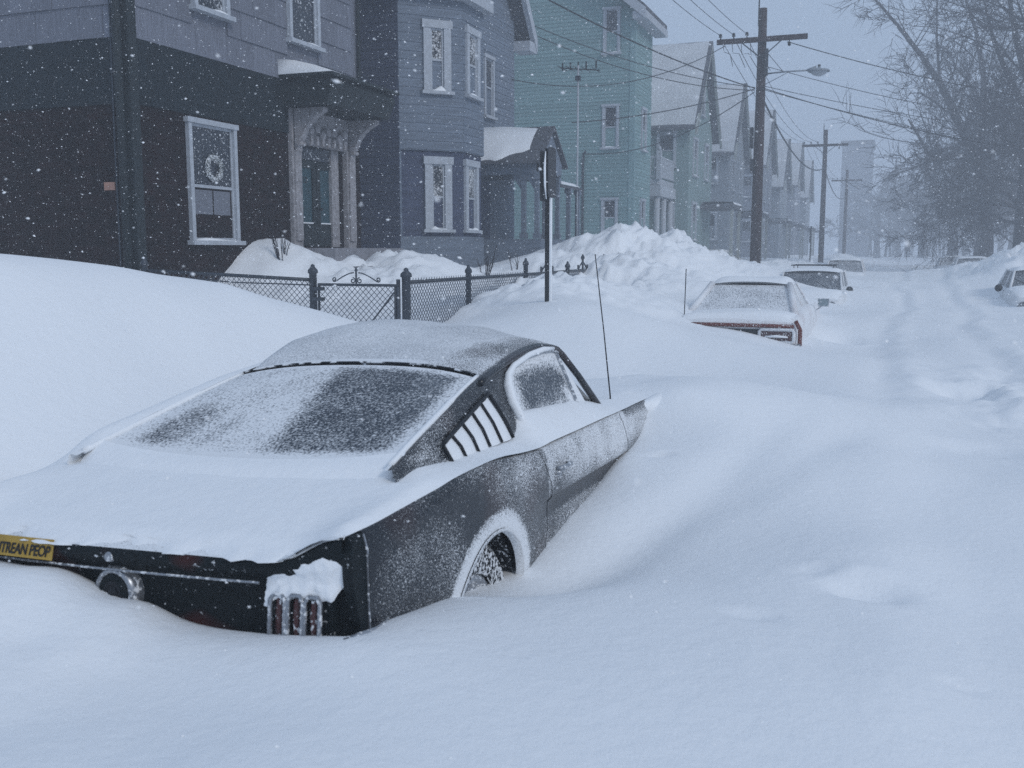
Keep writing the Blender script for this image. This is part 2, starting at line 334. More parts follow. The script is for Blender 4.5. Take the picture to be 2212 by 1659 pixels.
    tro = x + 1.15 - .21*(y-3.28) + .05*np.sin(y*2.1); z = z - .05*np.exp(-(tro/.17)**2)*sstep(3.0, 3.7, y)*sstep(6.6, 5.2, y)
    tr2 = x + .55 - .30*(y-4.9); z = z - .025*np.exp(-(tr2/.14)**2)*sstep(4.3, 4.9, y)*sstep(6.8, 5.8, y)
    for (hx, hy, rr, dp) in [(-.02, 3.60, .13, .05), (-.19, 3.74, .07, .02), (-.36, 3.12, .08, .015), (.64, 9.5, .28, .09), (.95, 9.7, .20, .07), (.24, 2.80, .04, .015), (.6, 6.5, .25, .03), (-1.12, 5.30, .05, .03)]:
        z = z - dp*np.exp(-(((x-hx)/rr)**2 + ((y-hy)/(rr*.75))**2)**1.5) + dp*.45*np.exp(-((x-hx+.3*rr)/rr)**2 - ((y-hy-rr*1.1)/(rr*.6))**2)
    # pit beside the red car's front wheel
    z = z - .22*np.exp(-((x+.62)/.34)**2 - ((y-15.7)/.5)**2)
    return z
def axis_pts(lo, hi, d0, far_lo, far_hi, g):
    a = list(np.arange(lo, hi + 1e-6, d0)); d = d0
    while a[-1] < far_hi: d *= g; a.append(a[-1] + d)
    b = []; d = d0; p = lo
    while p > far_lo: d *= g; p -= d; b.append(p)
    return np.array(b[::-1] + a)
gx = axis_pts(-6.6, 2.6, .038, -600, 600, 1.03); gy = axis_pts(.6, 7.6, .03, -400, 1500, 1.0105)
GX, GY = np.meshgrid(gx, gy); GZ = snow_z(GX, GY).reshape(GX.shape)
def ground(x, y):
    return float(snow_z([x], [y])[0])
me = bpy.data.meshes.new("snowy_ground"); ny, nx = GX.shape
me.vertices.add(nx*ny); me.vertices.foreach_set("co", np.stack([GX, GY, GZ], -1).astype(np.float32).ravel())
idx = np.arange(nx*ny).reshape(ny, nx); F = np.stack([idx[:-1, :-1], idx[:-1, 1:], idx[1:, 1:], idx[1:, :-1]], -1).reshape(-1, 4)
me.loops.add(F.size); me.loops.foreach_set("vertex_index", F.ravel().astype(np.int32))
me.polygons.add(len(F)); me.polygons.foreach_set("loop_start", np.arange(0, F.size, 4, dtype=np.int32)); me.polygons.foreach_set("loop_total", np.full(len(F), 4, np.int32))
me.polygons.foreach_set("use_smooth", np.ones(len(F), bool)); me.update(calc_edges=True)
tag(link("snowy_ground", me, SNOW), kind="structure", label="deep drifted snow covering street, pavements and yards")

# ---------------------------------------------------------------- the dark fastback in the foreground (local: x right, y forward from the tail, z up)
def tab(*kv):
    xs = [a for a, b in kv]; ys = [b for a, b in kv]
    return lambda s: np.interp(s, xs, ys)
def spl(*kv):
    """smooth (Catmull-Rom / Hermite) table"""
    xs = np.array([a for a, b in kv], float); ys = np.array([b for a, b in kv], float)
    m = np.gradient(ys, xs)
    def f(s):
        s = np.clip(np.asarray(s, float), xs[0], xs[-1]); i = np.clip(np.searchsorted(xs, s) - 1, 0, len(xs)-2)
        h = xs[i+1]-xs[i]; t = (s-xs[i])/h
        return (2*t**3-3*t**2+1)*ys[i] + (t**3-2*t**2+t)*h*m[i] + (-2*t**3+3*t**2)*ys[i+1] + (t**3-t**2)*h*m[i+1]
    return f
zb = spl((-.05,.885),(.04,.888),(.33,.905),(.6,.921),(.86,.937),(1.15,.940),(1.37,.921),(1.6,.907),(1.9,.905),(2.8,.911),(3.8,.908),(4.2,.89),(4.6,.86))
ub = spl((-.05,.80),(.1,.822),(.5,.836),(1.0,.85),(2.0,.848),(3.2,.845),(3.8,.83),(4.3,.78),(4.6,.72))
def dz(s, z):
    zt = zb(s)
    q = np.array([0.0]*1)
    smooth_ = np.interp(z, [.22,.35,.45,.60,.74,.82,.88], [-.085,-.03,.0,.016,.022,.019,.012])
    crease = np.interp(z, [.22,.35,.45,.55,.62,.672,.692,.74,.82,.88], [-.085,-.03,-.004,.0,-.008,-.002,.022,.024,.020,.012])
    w_ = sstep(1.35, 1.75, s)
    d = smooth_*(1-w_) + crease*w_
    return d * sstep(0, .05, zt - z) 
def side_u(s, z): return ub(s) + dz(s, z)
ES = np.array([(.70,.524,.991),(.68,.757,1.05),(.657,1.053,1.121),(.63,1.399,1.203),(.609,1.752,1.266),(.597,2.048,1.304),(.591,2.296,1.320),(.595,2.473,1.310),(.60,2.66,1.285)])
Eu = spl(*[(s, u) for u, s, z in ES]); Ez = spl(*[(s, z) for u, s, z in ES])
zc2 = spl((.50,.960),(.63,.998),(.8,1.052),(1.0,1.118),(1.2,1.182),(1.4,1.238),(1.6,1.286),(1.8,1.322),(2.0,1.350),(2.2,1.368),(2.45,1.374),(2.66,1.355))
def shell(s, t, off=0.0):
    ue, ze, zc = Eu(s), Ez(s), zc2(s)
    z = ze + (zc - ze) * (1 - np.abs(t)**3.4)
    return np.stack([t*ue, s + 0*t, z + off], -1)
G0 = .72 + .33*.93
def gpt(s, z, off=0.0, sgn=1):        # on the side-window plane
    return (sgn*(G0 - .33*z + off), s, z)

PAINT = frosty('black_car_paint_with_rime', (.008, .011, .016), .24, 200, None, .40, col2=(.020, .012, .014), contrast=2.8, low=.40, lowscale=3.0)
PANEL = frosty('black_tail_panel_paint', (.006, .010, .012), .55, 60, .04, .14, col2=(.065, .014, .012), contrast=5, low=.12)
CGLASS = frosty('car_glass_with_blown_snow', (.040, .052, .068), .2, 110, None, .5, contrast=1.5, low=.30, lowscale=7, stretch=(1, .8, 1))
CHROME = frosty('snowy_chrome', (.30, .32, .35), .3, 60, .35, .5, metallic=.6, low=.2)
RUBBER = frosty('snowy_tyre_rubber', (.012, .014, .018), .8, 70, .46, .2, low=.25)
DARKC = mat('dark_car_trim', (.012, .014, .018), .5, .2, 20)
LENS = frosty('dark_red_lens', (.05, .010, .010), .2, 60, .24, .5, low=.3, lowscale=14)
WELL = frosty('dark_wheel_well', (.015, .017, .021), .9, 60, .34, .1)

car = empty('fastback_car', label="dark two-door fastback car with louvred pillars, half buried beside the tall drift", cat="car")
car.matrix_world = CAR_M
AX, AZ, AR = 1.02, .335, .352                     # rear wheel arch
FX = 3.80
def g2(x, y, cx, cy, sx, sy): return np.exp(-((x-cx)/sx)**2 - ((y-cy)/sy)**2)
def cov_side(s, z):
    c = .28 + 0*s
    c = c - .30*sstep(.45, .1, s)*sstep(.70, .9, z)
    c = c - .25*sstep(.2, .05, s)
    c = c + .30*g2(s, z, 1.30, .86, .35, .09) + .18*g2(s, z, .62, .72, .12, .16) - .28*g2(s, z, .82, .80, .20, .10) - .15*g2(s, z, .55, .86, .4, .05)
    c = np.where(s > 1.62, .42 + .30*sstep(.66, .80, z), c)
    c = np.where((s > 1.62), c - .55*np.exp(-((z-.645)/.035)**4), c)
    c = c - .25*g2(s, z, 1.76, .72, .09, .10)
    c = np.where(s > 2.98, c - .16 - .30*sstep(.86, .90, z), c)
    r = np.hypot(s-AX, z-AZ); c = np.where(r < AR + .075, np.maximum(c, 1.05 - 8*np.abs(r-AR-.02)), c)
    return np.clip(c, 0, 1.2)
def side_panel(name, s0, s1, sgn, arches=(), ds=.016, z0=.24, slant=0.0, gap=.004):
    ns = max(3, int((s1-s0)/ds)); nz = 44
    v = np.linspace(0, 1, nz); S = np.zeros((ns, nz)); Z = np.zeros((ns, nz))
    for i in range(ns):
        s = s0 + (s1-s0)*i/(ns-1); zt = float(zb(s)); Z[i] = z0 + (zt-z0)*v; S[i] = s
    # slanted shut lines at the ends
    def shut(z): return -.10*sstep(.70, .92, z) - .05*sstep(.62, .40, z)
    if slant:
        wa = np.linspace(1, 0, ns)[:, None] if slant in (1,) else (np.linspace(0, 1, ns)[:, None] if slant == 2 else 1.0)
        S = S + shut(Z) * wa
    rad = np.inf + 0*S
    for (ax, az_, ar) in arches:
        d = np.hypot(S-ax, Z-az_); near = (d < ar) & (d > ar-.028); k = np.where(d > 1e-6, ar/np.maximum(d, 1e-6), 1)
        S = np.where(near, ax+(S-ax)*k, S); Z = np.where(near, az_+(Z-az_)*k, Z)
        rad = np.minimum(rad, np.hypot(S-ax, Z-az_) - ar)
    U = side_u(S, Z)
    # rolled top edge
    mb = MB(); P = np.stack([sgn*U, S, Z], -1)
    top = P[:, -1:].copy(); top[..., 0] -= sgn*.035; top[..., 2] += .002
    P = np.concatenate([P, top], 1); rr = np.concatenate([rad, rad[:, -1:]], 1)
    base = 0; n2 = P.shape[1]; mb.v = [tuple(p) for p in P.reshape(-1, 3)]
    for i in range(ns-1):
        for j in range(n2-1):
            q = [(i, j), (i+1, j), (i+1, j+1), (i, j+1)]
            if min(rr[a] for a in q) < -.002: continue
            f = tuple(a*n2+b for a, b in q); mb.f.append(f if sgn > 0 else f[::-1])
    cv = cov_side(P[..., 1], P[..., 2]).ravel()
    return mb.build(name, PAINT, car, True, cv)
for sgn in (1, -1):
    side_panel('quarter_panel', .10, 1.66, sgn, [(AX, AZ, AR)], slant=2)
    dr = side_panel('door', 1.668, 2.99, sgn, ds=.03, slant=3)
    side_panel('front_fender', 2.998, 4.42, sgn, [(FX, AZ, AR)], ds=.03, slant=1)
    if sgn > 0:
        # shut lines in shadow, handle
        for s_ in (1.664, 2.994):
            zz = np.linspace(.3, .90, 24)
            sh = s_ + (-.10*sstep(.70, .92, zz) - .05*sstep(.62, .40, zz))
            MB().tube([(float(side_u(a, b)) - .004, a, b) for a, b in zip(sh, zz)], .0055, 4).build('shut_line', DARKC, car)
        h = MB(); hu = float(side_u(1.77, .80))
        h.tube([(hu+.002, 1.73, .803), (hu+.026, 1.745, .806), (hu+.03, 1.80, .806), (hu+.028, 1.86, .806), (hu+.002, 1.875, .803)], [.009, .010, .011, .010, .008], 8)
        h.lathe((hu+.0, 1.745, .782), (1, 0, 0), [(0, .016), (.018, .015), (.018, 0)], 12)
        h.build('door_handle', CHROME, dr, True)
    # wheel arch lip and well
    lp = MB(); a = np.linspace(-.35, math.pi+.35, 40)
    pr = []
    for k in a:
        s_, z_ = AX + AR*math.cos(k), AZ + AR*math.sin(k); uu = float(side_u(s_, max(z_, .24)))
        pr.append([(sgn*(uu+.004), s_, z_), (sgn*(uu+.006), AX+(AR-.012)*math.cos(k), AZ+(AR-.012)*math.sin(k)), (sgn*(uu-.03), AX+(AR-.014)*math.cos(k), AZ+(AR-.014)*math.sin(k))])
    lp.grid(pr).build('arch_lip', PAINT, car, True, np.full(len(a)*3, .86))
    wl = MB(); wl.grid([[(sgn*u_, AX+(AR+.0)*math.cos(k), AZ+AR*math.sin(k)) for u_ in (.80, .52)] for k in a]); wl.box(min(sgn*.50, sgn*.53), max(sgn*.50, sgn*.53), .6, 1.5, .1, .75); wl.build('wheel_well', WELL, car)
    for fs in (AX, FX):
        wh = empty('wheel'); wh.parent = car; wh.location = (sgn*.70, fs, .315)
        MB().lathe((-.09, 0, 0), (1, 0, 0), [(0, .2), (.0, .285), (.02, .31), (.05, .318), (.13, .318), (.16, .31), (.18, .285), (.175, .2), (.165, .19)], 36).build('tyre', RUBBER, wh, True)
        MB().lathe((sgn*.02, 0, 0), (sgn, 0, 0), [(.02, .20), (.04, .195), (.055, .17), (.03, .15), (.045, .10), (.07, .09), (.085, .05), (.085, 0)], 28).build('rim', CHROME, wh, True)

# deck and hood sheet metal
def inner_z(s): return np.interp(s, [-.03,.0,.1,.3,.5,.62,.8,3.0,3.2,4.3,4.5], [.80,.806,.832,.882,.925,.945,.94,.93,.945,.86,.80])
ss = np.concatenate([np.linspace(0.0, .7, 20), np.linspace(.8, 3.0, 12), np.linspace(3.1, 4.45, 16)]); tt = np.linspace(-1, 1, 41)
def deck_z(s, u):
    e = zb(s); c = inner_z(s); return c + (e-c)*sstep(.60, .82, np.abs(u)/ub(s)*.835)
dk = [[(t*float(ub(s)-.02), s, float(deck_z(s, t*ub(s)))) for t in tt] for s in ss]
MB().grid(dk, flip=True).build('deck_and_hood', PAINT, car, True, np.full(len(ss)*41, .85))
fr = MB(); fr.grid([[(t*float(ub(4.42)), 4.42 + .10*(1-t*t), z) for t in np.linspace(-1, 1, 15)] for z in (.25, .4, .6, .82)]); fr.build('nose', PAINT, car, True, np.full(60, .6))
fl = MB(); fl.box(-.70, .70, .15, 4.2, .22, .26); fl.build('floor_pan', WELL, car)

# tail: lip, concave panel, extensions, lamps, cap, bumper
def bow(u): return .035*(u/.8)**2
tu = np.linspace(-.80, .80, 49)
def lipz(u): return float(deck_z(0.0, u))
rows = []
for kind in range(7):
    row = []
    for u in tu:
        b = bow(u); zl = lipz(u)
        s_, z_ = [(.0+b, zl), (-.012+b, zl-.012), (-.012+b, zl-.03), (.018+b, .748), (.045+b, .72), (.052+b, .60), (.03+b, .42)][kind]
        row.append((u, s_, z_))
    rows.append(row)
MB().grid(rows).build('tail_panel', PANEL, car, True)
MB().tube([(u, -.002 + bow(u), .737) for u in np.linspace(-.52, .52, 20)], .004, 6).build('trim_strip', CHROME, car)
for sgn in (1, -1):
    ex = MB()
    prof = [(.105,.888),(.045,.886),(.020,.845),(.022,.76),(.045,.66),(.08,.56),(.10,.50),(.105,.45)]
    pin = [(sgn*.792, s_+.012, z_) for s_, z_ in prof]; pout = [(sgn*(float(ub(.08))+.004 + (.0 if z_ > .87 else .010)), s_, z_) for s_, z_ in prof]
    pback = [(sgn*(float(ub(.1)) + (0 if z_ > .87 else .012)), .102, z_) for s_, z_ in prof]
    ex.grid([[(sgn*.785, .10, z_) for s_, z_ in prof], pin, pout, pback], flip=sgn > 0)
    ex.build('quarter_extension', PANEL, car)
    MB().tube([(sgn*(float(ub(.1)) + (.003 if z_ > .87 else .015)), .101, z_) for z_ in np.linspace(.46, .884, 10)], .004, 5).build('extension_seam', CHROME, car)
    lamp = empty('tail_lamp'); lamp.parent = car; lamp.location = (sgn*.645, bow(.645), .62)
    for k, du in enumerate((-.060, 0, .058)):
        hw = .0255; zt_, zl_ = .088, -.075
        path = [(du-hw, -.03, zl_), (du-hw, -.012, zt_-.016), (du-hw+.012, -.008, zt_), (du+hw-.012, -.008, zt_), (du+hw, -.012, zt_-.016), (du+hw, -.03, zl_), (du-hw, -.03, zl_)]
        MB().tube(path, .0075, 6).build('bezel', CHROME, lamp, True)
        MB().grid([[(du-hw+.006+x*(2*hw-.012), .012 - .02*math.sin(math.pi*x) - .012*math.sin(math.pi*zq), zl_ + (zt_-zl_-.01)*zq) for x in np.linspace(0, 1, 7)] for zq in np.linspace(0, 1, 9)]).build('lens', LENS, lamp, True)
    MB().box(-.10, .105, .022, .05, -.09, .105).build('lamp_housing', PANEL, lamp)
cap = empty('fuel_cap'); cap.parent = car; cap.location = (-.02, 0, .664)
MB().lathe((0, .05, 0), (0, -1, 0), [(0, .082), (.03, .080), (.045, .074), (.052, .064), (.046, .058)], 36).build('cap_rim', CHROME, cap, True)
MB().lathe((0, .05, 0), (0, -1, 0), [(.046, .058), (.056, .050), (.060, .040), (.054, .036)], 36).build('cap_ring', PANEL, cap, True)
MB().lathe((0, .05, 0), (0, -1, 0), [(.054, .036), (.058, .028), (.05, .02), (.062, .008), (.062, 0)], 28).build('cap_emblem', DARKC, cap, True)
MB().lathe((-.017, .0, .778), (0, -1, .15), [(0, .017), (.014, .016), (.02, .012), (.016, .009), (.016, 0)], 20).build('trunk_lock', CHROME, car, True)
bpts = [(-.86, .16), (-.865, .05), (-.83, -.055), (-.70, -.10), (-.4, -.118), (0, -.125), (.4, -.118), (.70, -.10), (.83, -.055), (.865, .05), (.86, .16)]
bm_ = MB(); bm_.grid([[(u, s_ + o_[0], .505 + (.05 if abs(u) > .8 else 0) + o_[1]) for o_ in ((.03, -.055), (-.004, -.05), (-.012, 0), (-.004, .05), (.03, .06), (.05, .06))] for u, s_ in bpts]); bm_.build('bumper', CHROME, car, True)

# bumper sticker on the deck edge
st = MB(); stp = []
for z_, b_ in ((.0, -.020), (.056, -.016)):
    stp.append([(u, bow(u) + b_ + .003, lipz(u) - .036 + z_*.62 - .012*(1-z_/.056)) for u in np.linspace(-.60, -.283, 8)])
ST_BL = Vector((-.60, 0, 0))
sticker = MB().grid([[(u, bow(u) - .014 - .016*(1-v_), lipz(u) - .052 + .064*v_) for u in np.linspace(-.56, -.235, 10)] for v_ in (0, .5, 1)]).build('bumper_sticker', mat('yellow_sticker_vinyl', (.42, .27, .045), .5, .15, 14), car)
fc = bpy.data.curves.new('lettering', 'FONT'); fc.body = "ERITREAN PEOP"; fc.size = .052; fc.extrude = .0006; fc.shear = .15; fc.space_character = .93; fc.offset = .0012
fo = bpy.data.objects.new('tmp', fc); sc.collection.objects.link(fo); bpy.context.view_layer.update()
dg = bpy.context.evaluated_depsgraph_get(); lm = bpy.data.meshes.new_from_object(fo.evaluated_get(dg)); bpy.data.objects.remove(fo)
cv_ = np.array([v.co[:] for v in lm.vertices]); x0_, x1_ = cv_[:, 0].min(), cv_[:, 0].max()
for v in lm.vertices:
    u = -.515 + (v.co.x - x0_)/(x1_-x0_)*.270; vv = .16 + v.co.y/.052*.72
    v.co = (u, bow(u) - .014 - .016*(1-vv) - .0015 - v.co.z, lipz(u) - .052 + .064*vv)
lo = link('lettering', lm, mat('black_print', (.015, .014, .013), .6, .1), sticker)

# roof, rear glass, pillars, side glass
tg = np.linspace(-.955, .955, 47)
sb = lambda t: .585 + .07*t*t
stp_ = lambda t: 1.54 - .06*t*t
P = np.array([[shell(sb(t) + (stp_(t)-sb(t))*v, t, -.004) for t in tg] for v in np.linspace(0, 1, 34)])
cvg = []
for i, v in enumerate(np.linspace(0, 1, 34)):
    for t in tg:
        c = .90 - .10*v
        c -= .60*sstep(.06 - .24*v, .24 - .24*v, t)*sstep(.96, .86, t + .05)*sstep(.05, .14, v)*sstep(1.0, .90, v)
        c -= .48*math.exp(-((t+.68-.14*v)/.17)**4)*sstep(.04, .14, v)*sstep(.62, .35, v)
        c -= .34*math.exp(-((t+.34)/.07)**2)*sstep(.06, .16, v)*sstep(.50, .30, v)
        c += .35*sstep(.10, .02, v) + .25*sstep(.95, 1, v)
        cvg.append(c)
MB().grid(P, flip=True).build('rear_window', CGLASS, car, True, cvg)
tr = np.linspace(-1, 1, 49)
def cov_roof(s, t):
    c = .88 - .40*sstep(.45, .95, t)*sstep(1.7, 2.1, s)*sstep(2.7, 2.5, s) - .30*g2(t, s, .75, 1.7, .30, .35)
    return c - .75*sstep(.965, .995, t)
RS = [(stp_(t) + .03, 2.66 - .13*t*t) for t in tr]
P = np.array([[shell(a + (b-a)*v, t) for t, (a, b) in zip(tr, RS)] for v in np.linspace(0, 1, 36)])
MB().grid(P, flip=True).build('roof', PAINT, car, True, [float(cov_roof(p[1], t)) for row in P for p, t in zip(row, tr)])
MB().tube([tuple(shell(stp_(t)+.018, np.float64(t), .004)) for t in np.linspace(-.96, .96, 40)], .0045, 6).build('rear_window_trim', frosty('trim_half_snowed', (.02, .024, .03), .4, 30, .45, low=.4, lowscale=9), car)
for sgn in (1, -1):
    tl = np.linspace(.95, 1.0, 7)
    P = np.array([[shell(.53 + (1.52-.53)*v, sgn*t) for t in tl] for v in np.linspace(0, 1, 30)])
    MB().grid(P, flip=sgn > 0).build('roof_pillar', PAINT, car, True, [(.97 if abs(t) < .975 or sgn < 0 else .12) for row in P for t in tl])
    # sail panel with the louvre
    sl = MB(); ev = np.linspace(.525, 1.86, 24); up_ = [(float(Eu(s)), s, float(Ez(s))) for s in ev]
    lowf = spl((.52, .955), (.8, .90), (1.0, .88), (1.92, .88))
    fz = lambda s: lowf(s)
    cols = []
    for (u, s, z) in up_:
        zl = float(lowf(s)); 
        if s > 1.69: zl = max(zl, float(np.interp(s, [1.69, 1.72, 1.86], [.90, 1.15, 1.235])))
        cols.append([(sgn*(u + (G0-.33*q - u)*min(1, (z-q)/.03) if z-q < .03 else G0-.33*q), s, q) for q in np.linspace(z, zl, 8)])
    sl.grid(cols, flip=sgn < 0)
    cvs = []
    for col in cols:
        for (u, s, z) in col:
            cvs.append((.20 if sgn > 0 else 1.0) + .55*sstep(.97, .93, z) + .25*g2(s, z, .75, 1.0, .1, .03))
    sail = sl.build('sail_panel', PAINT, car, True, cvs)
    # lower edge of the roof rail, running forward over the door glass
    ev2 = np.linspace(1.45, 2.50, 20); rail = [(sgn*float(Eu(s)+.004), s, float(Ez(s)-.012)) for s in ev2]
    apts = [(.602, 2.56, 1.285), (.612, 2.62, 1.250), (.655, 2.767, 1.126), (.716, 2.95, .94)]
    MB().tube(rail + [(sgn*a, b, c) for a, b, c in apts], [.016]*20 + [.016, .018, .018, .02], 8).build('roof_rail', PAINT, car, True, np.full(24*8, .10 if sgn > 0 else .95))
    # door glass
    out = [(1.765,.90),(1.746,1.036),(1.705,1.123),(1.735,1.183),(1.83,1.226),(2.10,1.269),(2.35,1.284),(2.50,1.280),(2.556,1.268),(2.654,1.17),(2.80,.95),(2.83,.90)]
    cen = (2.2, 1.07); gl = MB(); vs = [gpt(*cen, -.012, sgn)]; fs = []; cv2 = [.10]
    for k in (.25, .5, .7, .8, .88, .94, 1.0):
        for s, z in out:
            ps, pz = cen[0]+(s-cen[0])*k, cen[1]+(z-cen[1])*k
            vs.append(gpt(ps, pz, -.012, sgn)); cv2.append(.12 + .9*sstep(1.96, 1.80, ps)*sstep(.25,.6,k) + .75*sstep(1.17, 1.26, pz) + 1.0*sstep(2.52, 2.60, ps) + .4*sstep(1.06, 1.02, pz))
    n = len(out)
    for i in range(n): fs.append((0, 1+i, 1+(i+1) % n))
    for r_ in range(6):
        for i in range(n): a_ = 1+r_*n+i; b_ = 1+r_*n+(i+1) % n; fs.append((a_, a_+n, b_+n, b_))
    gl.add(vs, fs).build('door_window', CGLASS, car, False, cv2)
    MB().tube([gpt(s, z, .002, sgn) for s, z in out[:9]], .006, 6).build('window_trim', CHROME, car)
    MB().tube([gpt(2.541, 1.262, .0, sgn), gpt(2.608, .999, .0, sgn), gpt(2.62, .92, 0, sgn)], .007, 6).build('vent_bar', CHROME, car)
    if sgn > 0:
        lv = empty('louvre'); lv.parent = car
        corner = [(1.553,1.150),(.952,1.022),(.945,1.010),(.965,.940)]
        fpath = [gpt(1.597, .955, .010), gpt(1.570, 1.03, .012), gpt(1.525, 1.10, .012), gpt(1.481, 1.157, .012), gpt(.935, 1.026, .012), gpt(.922, 1.012, .012), gpt(.966, .935, .010)]
        MB().tube(fpath, [.0075]*3 + [.009, .009, .009, .0075], 6).build('louvre_frame', DARKC, lv, True)
        tops = [(1.021,1.043),(1.147,1.070),(1.265,1.098),(1.377,1.125)]; bots = [(1.085,.945),(1.21,.95),(1.332,.955),(1.463,.955)]
        for (s0_, z0_), (s1_, z1_) in zip(tops, bots):
            MB().tube([gpt(s0_, z0_, .012), gpt(s0_*.55+s1_*.45 + .018, z0_*.5+z1_*.5, .013), gpt(s1_, z1_, .012)], .0055, 5).build('slat', DARKC, lv, True)
        ed = [(.935,1.015)] + tops + [(1.475,1.147)]; eb = [(.975,.935)] + bots + [(1.592,.955)]
        for k in range(5):
            (a0, b0), (a1, b1), (c0, d0), (c1, d1) = ed[k], ed[k+1], eb[k], eb[k+1]
            pk = []
            for v in np.linspace(0, 1, 8):
                row = []
                for x in np.linspace(.03, .97, 6):
                    s = (a0+(a1-a0)*x)*(1-v) + (c0+(c1-c0)*x)*v + .016*math.sin(math.pi*v); z = (b0+(b1-b0)*x)*(1-v) + (d0+(d1-d0)*x)*v
                    row.append(gpt(s, z - .004, .001 + .010*math.sin(math.pi*min(.999, x*.9+.05))))
                pk.append(row)
            MB().grid(pk, flip=True).build('packed_snow', SNOWF, lv, True)
# windscreen, antenna
P = np.array([[np.array([t*(.53 + .18*v), 2.64 + .42*v - .13*t*t*(1-v) - .12*t*t*v, 1.33 - .39*v - .03*t*t*(1-v)]) for t in np.linspace(-1, 1, 21)] for v in np.linspace(0, 1, 10)])
MB().grid(P, flip=True).build('windscreen', CGLASS, car, True, np.full(210, .8))
MB().tube([(.70, 3.25, .88), (.70, 3.245, .97), (.695, 3.14, 1.36), (.69, 3.00, 1.79)], [.006, .0045, .0035, .0028], 6).build('antenna', DARKC, car)

# snow lying on the car: one crusted sheet over deck, window ledges and bonnet, another on the roof
sn = MB(); snr = []
zin = lambda s: np.interp(s, [-.03,.0,.1,.3,.5,.62,.8,.95,1.3,1.6,1.68,1.75,2.15,2.6,2.9,3.1,3.7,4.3], [.80,.818,.858,.912,.96,.985,.972,.958,.955,.950,.985,1.043,1.028,1.010,.975,.958,.955,.95])
sv = np.concatenate([np.linspace(.004, .3, 26), np.linspace(.32, 4.3, 110)]); tv = np.concatenate([np.linspace(-1, -.74, 12), np.linspace(-.72, .72, 40), np.linspace(.74, 1, 12)])
rg = fbm(np.linspace(0, 26, len(tv)), np.zeros(len(tv)), 4, 5, .65)
def car_snow(s, u, i=0):
    e = float(zb(s)); a = abs(u)/(float(ub(s)))
    if s < .56: base = float(deck_z(s, u)); th = .026*sstep(-.02, .10, s)*sstep(1.0, .93, a); z = base + th
    else:
        k = float(sstep(.56, .75, s)); zi = float(zin(s))
        f = float(np.clip((a - .80)/.20, 0, 1)); zs = zi + (e + .004 - zi)*(f**1.15)
        base = float(deck_z(s, u)) + .026*sstep(1.0, .93, a); z = base*(1-k) + zs*k
    return z + .004*float(vnoise(np.float64(s*9), np.float64(u*9), 4)) * sstep(1.0, .95, a)
for i, s in enumerate(sv):
    row = []
    for j, t in enumerate(tv):
        u = t*(float(ub(s)) - .010)
        s_ = s + (.012*rg[j]*4*max(0, 1-i/5.0) if s < .05 else 0) + (bow(u)*max(0, 1-s/.25))
        row.append((u, s_, car_snow(s, u)))
    snr.append(row)
skirt = [(u, s_ - .008, z - .004 - .020*max(0, rg[j]+.05)) for j, (u, s_, z) in enumerate(snr[0])]
sn.grid([skirt] + snr, flip=True)
sn2 = []
for v in np.linspace(0, 1, 30):
    row = []
    for t in np.linspace(-.985, .90, 40):
        a, b = stp_(t)+.045, 2.72 - .13*t*t
        ed = min(sstep(0, .12, v), sstep(1, .93, v), sstep(-1.0, -.93, t), sstep(.78, .25, t))
        th = -.004 + ed*(.014 + .040*v*sstep(.9, .1, t) + .050*sstep(.35, -.75, t)*sstep(0, .35, v)) + .004*float(vnoise(np.float64(v*12), np.float64(t*7), 8))
        row.append(tuple(shell(np.float64(min(a+(b-a)*v, 2.66)), np.float64(t), th) + np.array([0, max(0, a+(b-a)*v-2.66), 0])))
    sn2.append(row)
nf0 = len(sn.f); sn.grid(sn2, flip=True); nf1 = len(sn.f)
# snow caught along the rear-glass base, gutters, window frame and on the tail
gb = []
for t in np.linspace(-.99, .99, 40):
    x, y, z = [float(q_) for q_ in shell(np.float64(sb(t)+.012), np.float64(t), .008)]; gb.append([])
    for k in np.linspace(0, 1, 9):
        yy = y - .11*k; zs = car_snow(yy, x) - .003; gb[-1].append((x, yy, z + (zs - z)*k**.75 + .006*math.sin(math.pi*k)))
sn.grid(gb, flip=True)
for sgn in (1, -1): sn.tube([tuple(shell(np.float64(s), np.float64(sgn*.962), .0)) for s in np.linspace(.57, 1.50, 24)], [.013]*8 + [.013]*8 + [.009]*8, 8)
lf = []
for s in np.linspace(.40, 2.75, 40):
    f_ = float(sstep(.40, .75, s)); se = float(np.clip(s, .54, 2.62)); ue, ze = float(Eu(se)), float(Ez(se)); z1 = float(zb(s)) - .03; z0_ = (float(zb(s)) - .05)*(1-f_) + (ze + .012)*f_
    z0_ -= .30*float(sstep(2.45, 2.75, s)); lf.append([])
    for k in np.linspace(0, 1, 12):
        lf[-1].append((-(ue - .03) - k*(1.02 - ue), s, z0_ + .028*f_*math.sin(math.pi*min(1, k*1.7)) - (z0_ - z1)*k**1.5 + .006*float(fbm(np.float64(s*3), np.float64(k*2), 2, 19))))
sn.grid(lf, flip=True)
sn.tube([(.80, 3.36, .885), (.825, 3.50, .885), (.86, 3.62, .865), (.90, 3.76, .85), (.95, 3.95, .82), (.98, 4.15, .60)], [.004, .025, .065, .11, .13, .05], 14)
gut = [gpt(s, z, .012) for s, z in ((1.762,.92),(1.742,1.03),(1.706,1.10),(1.715,1.165),(1.76,1.212),(1.86,1.247),(2.10,1.283),(2.32,1.297),(2.48,1.293))]
sn.tube(gut, [.020,.022,.024,.022,.017,.014,.014,.014,.008], 8)
tp = []
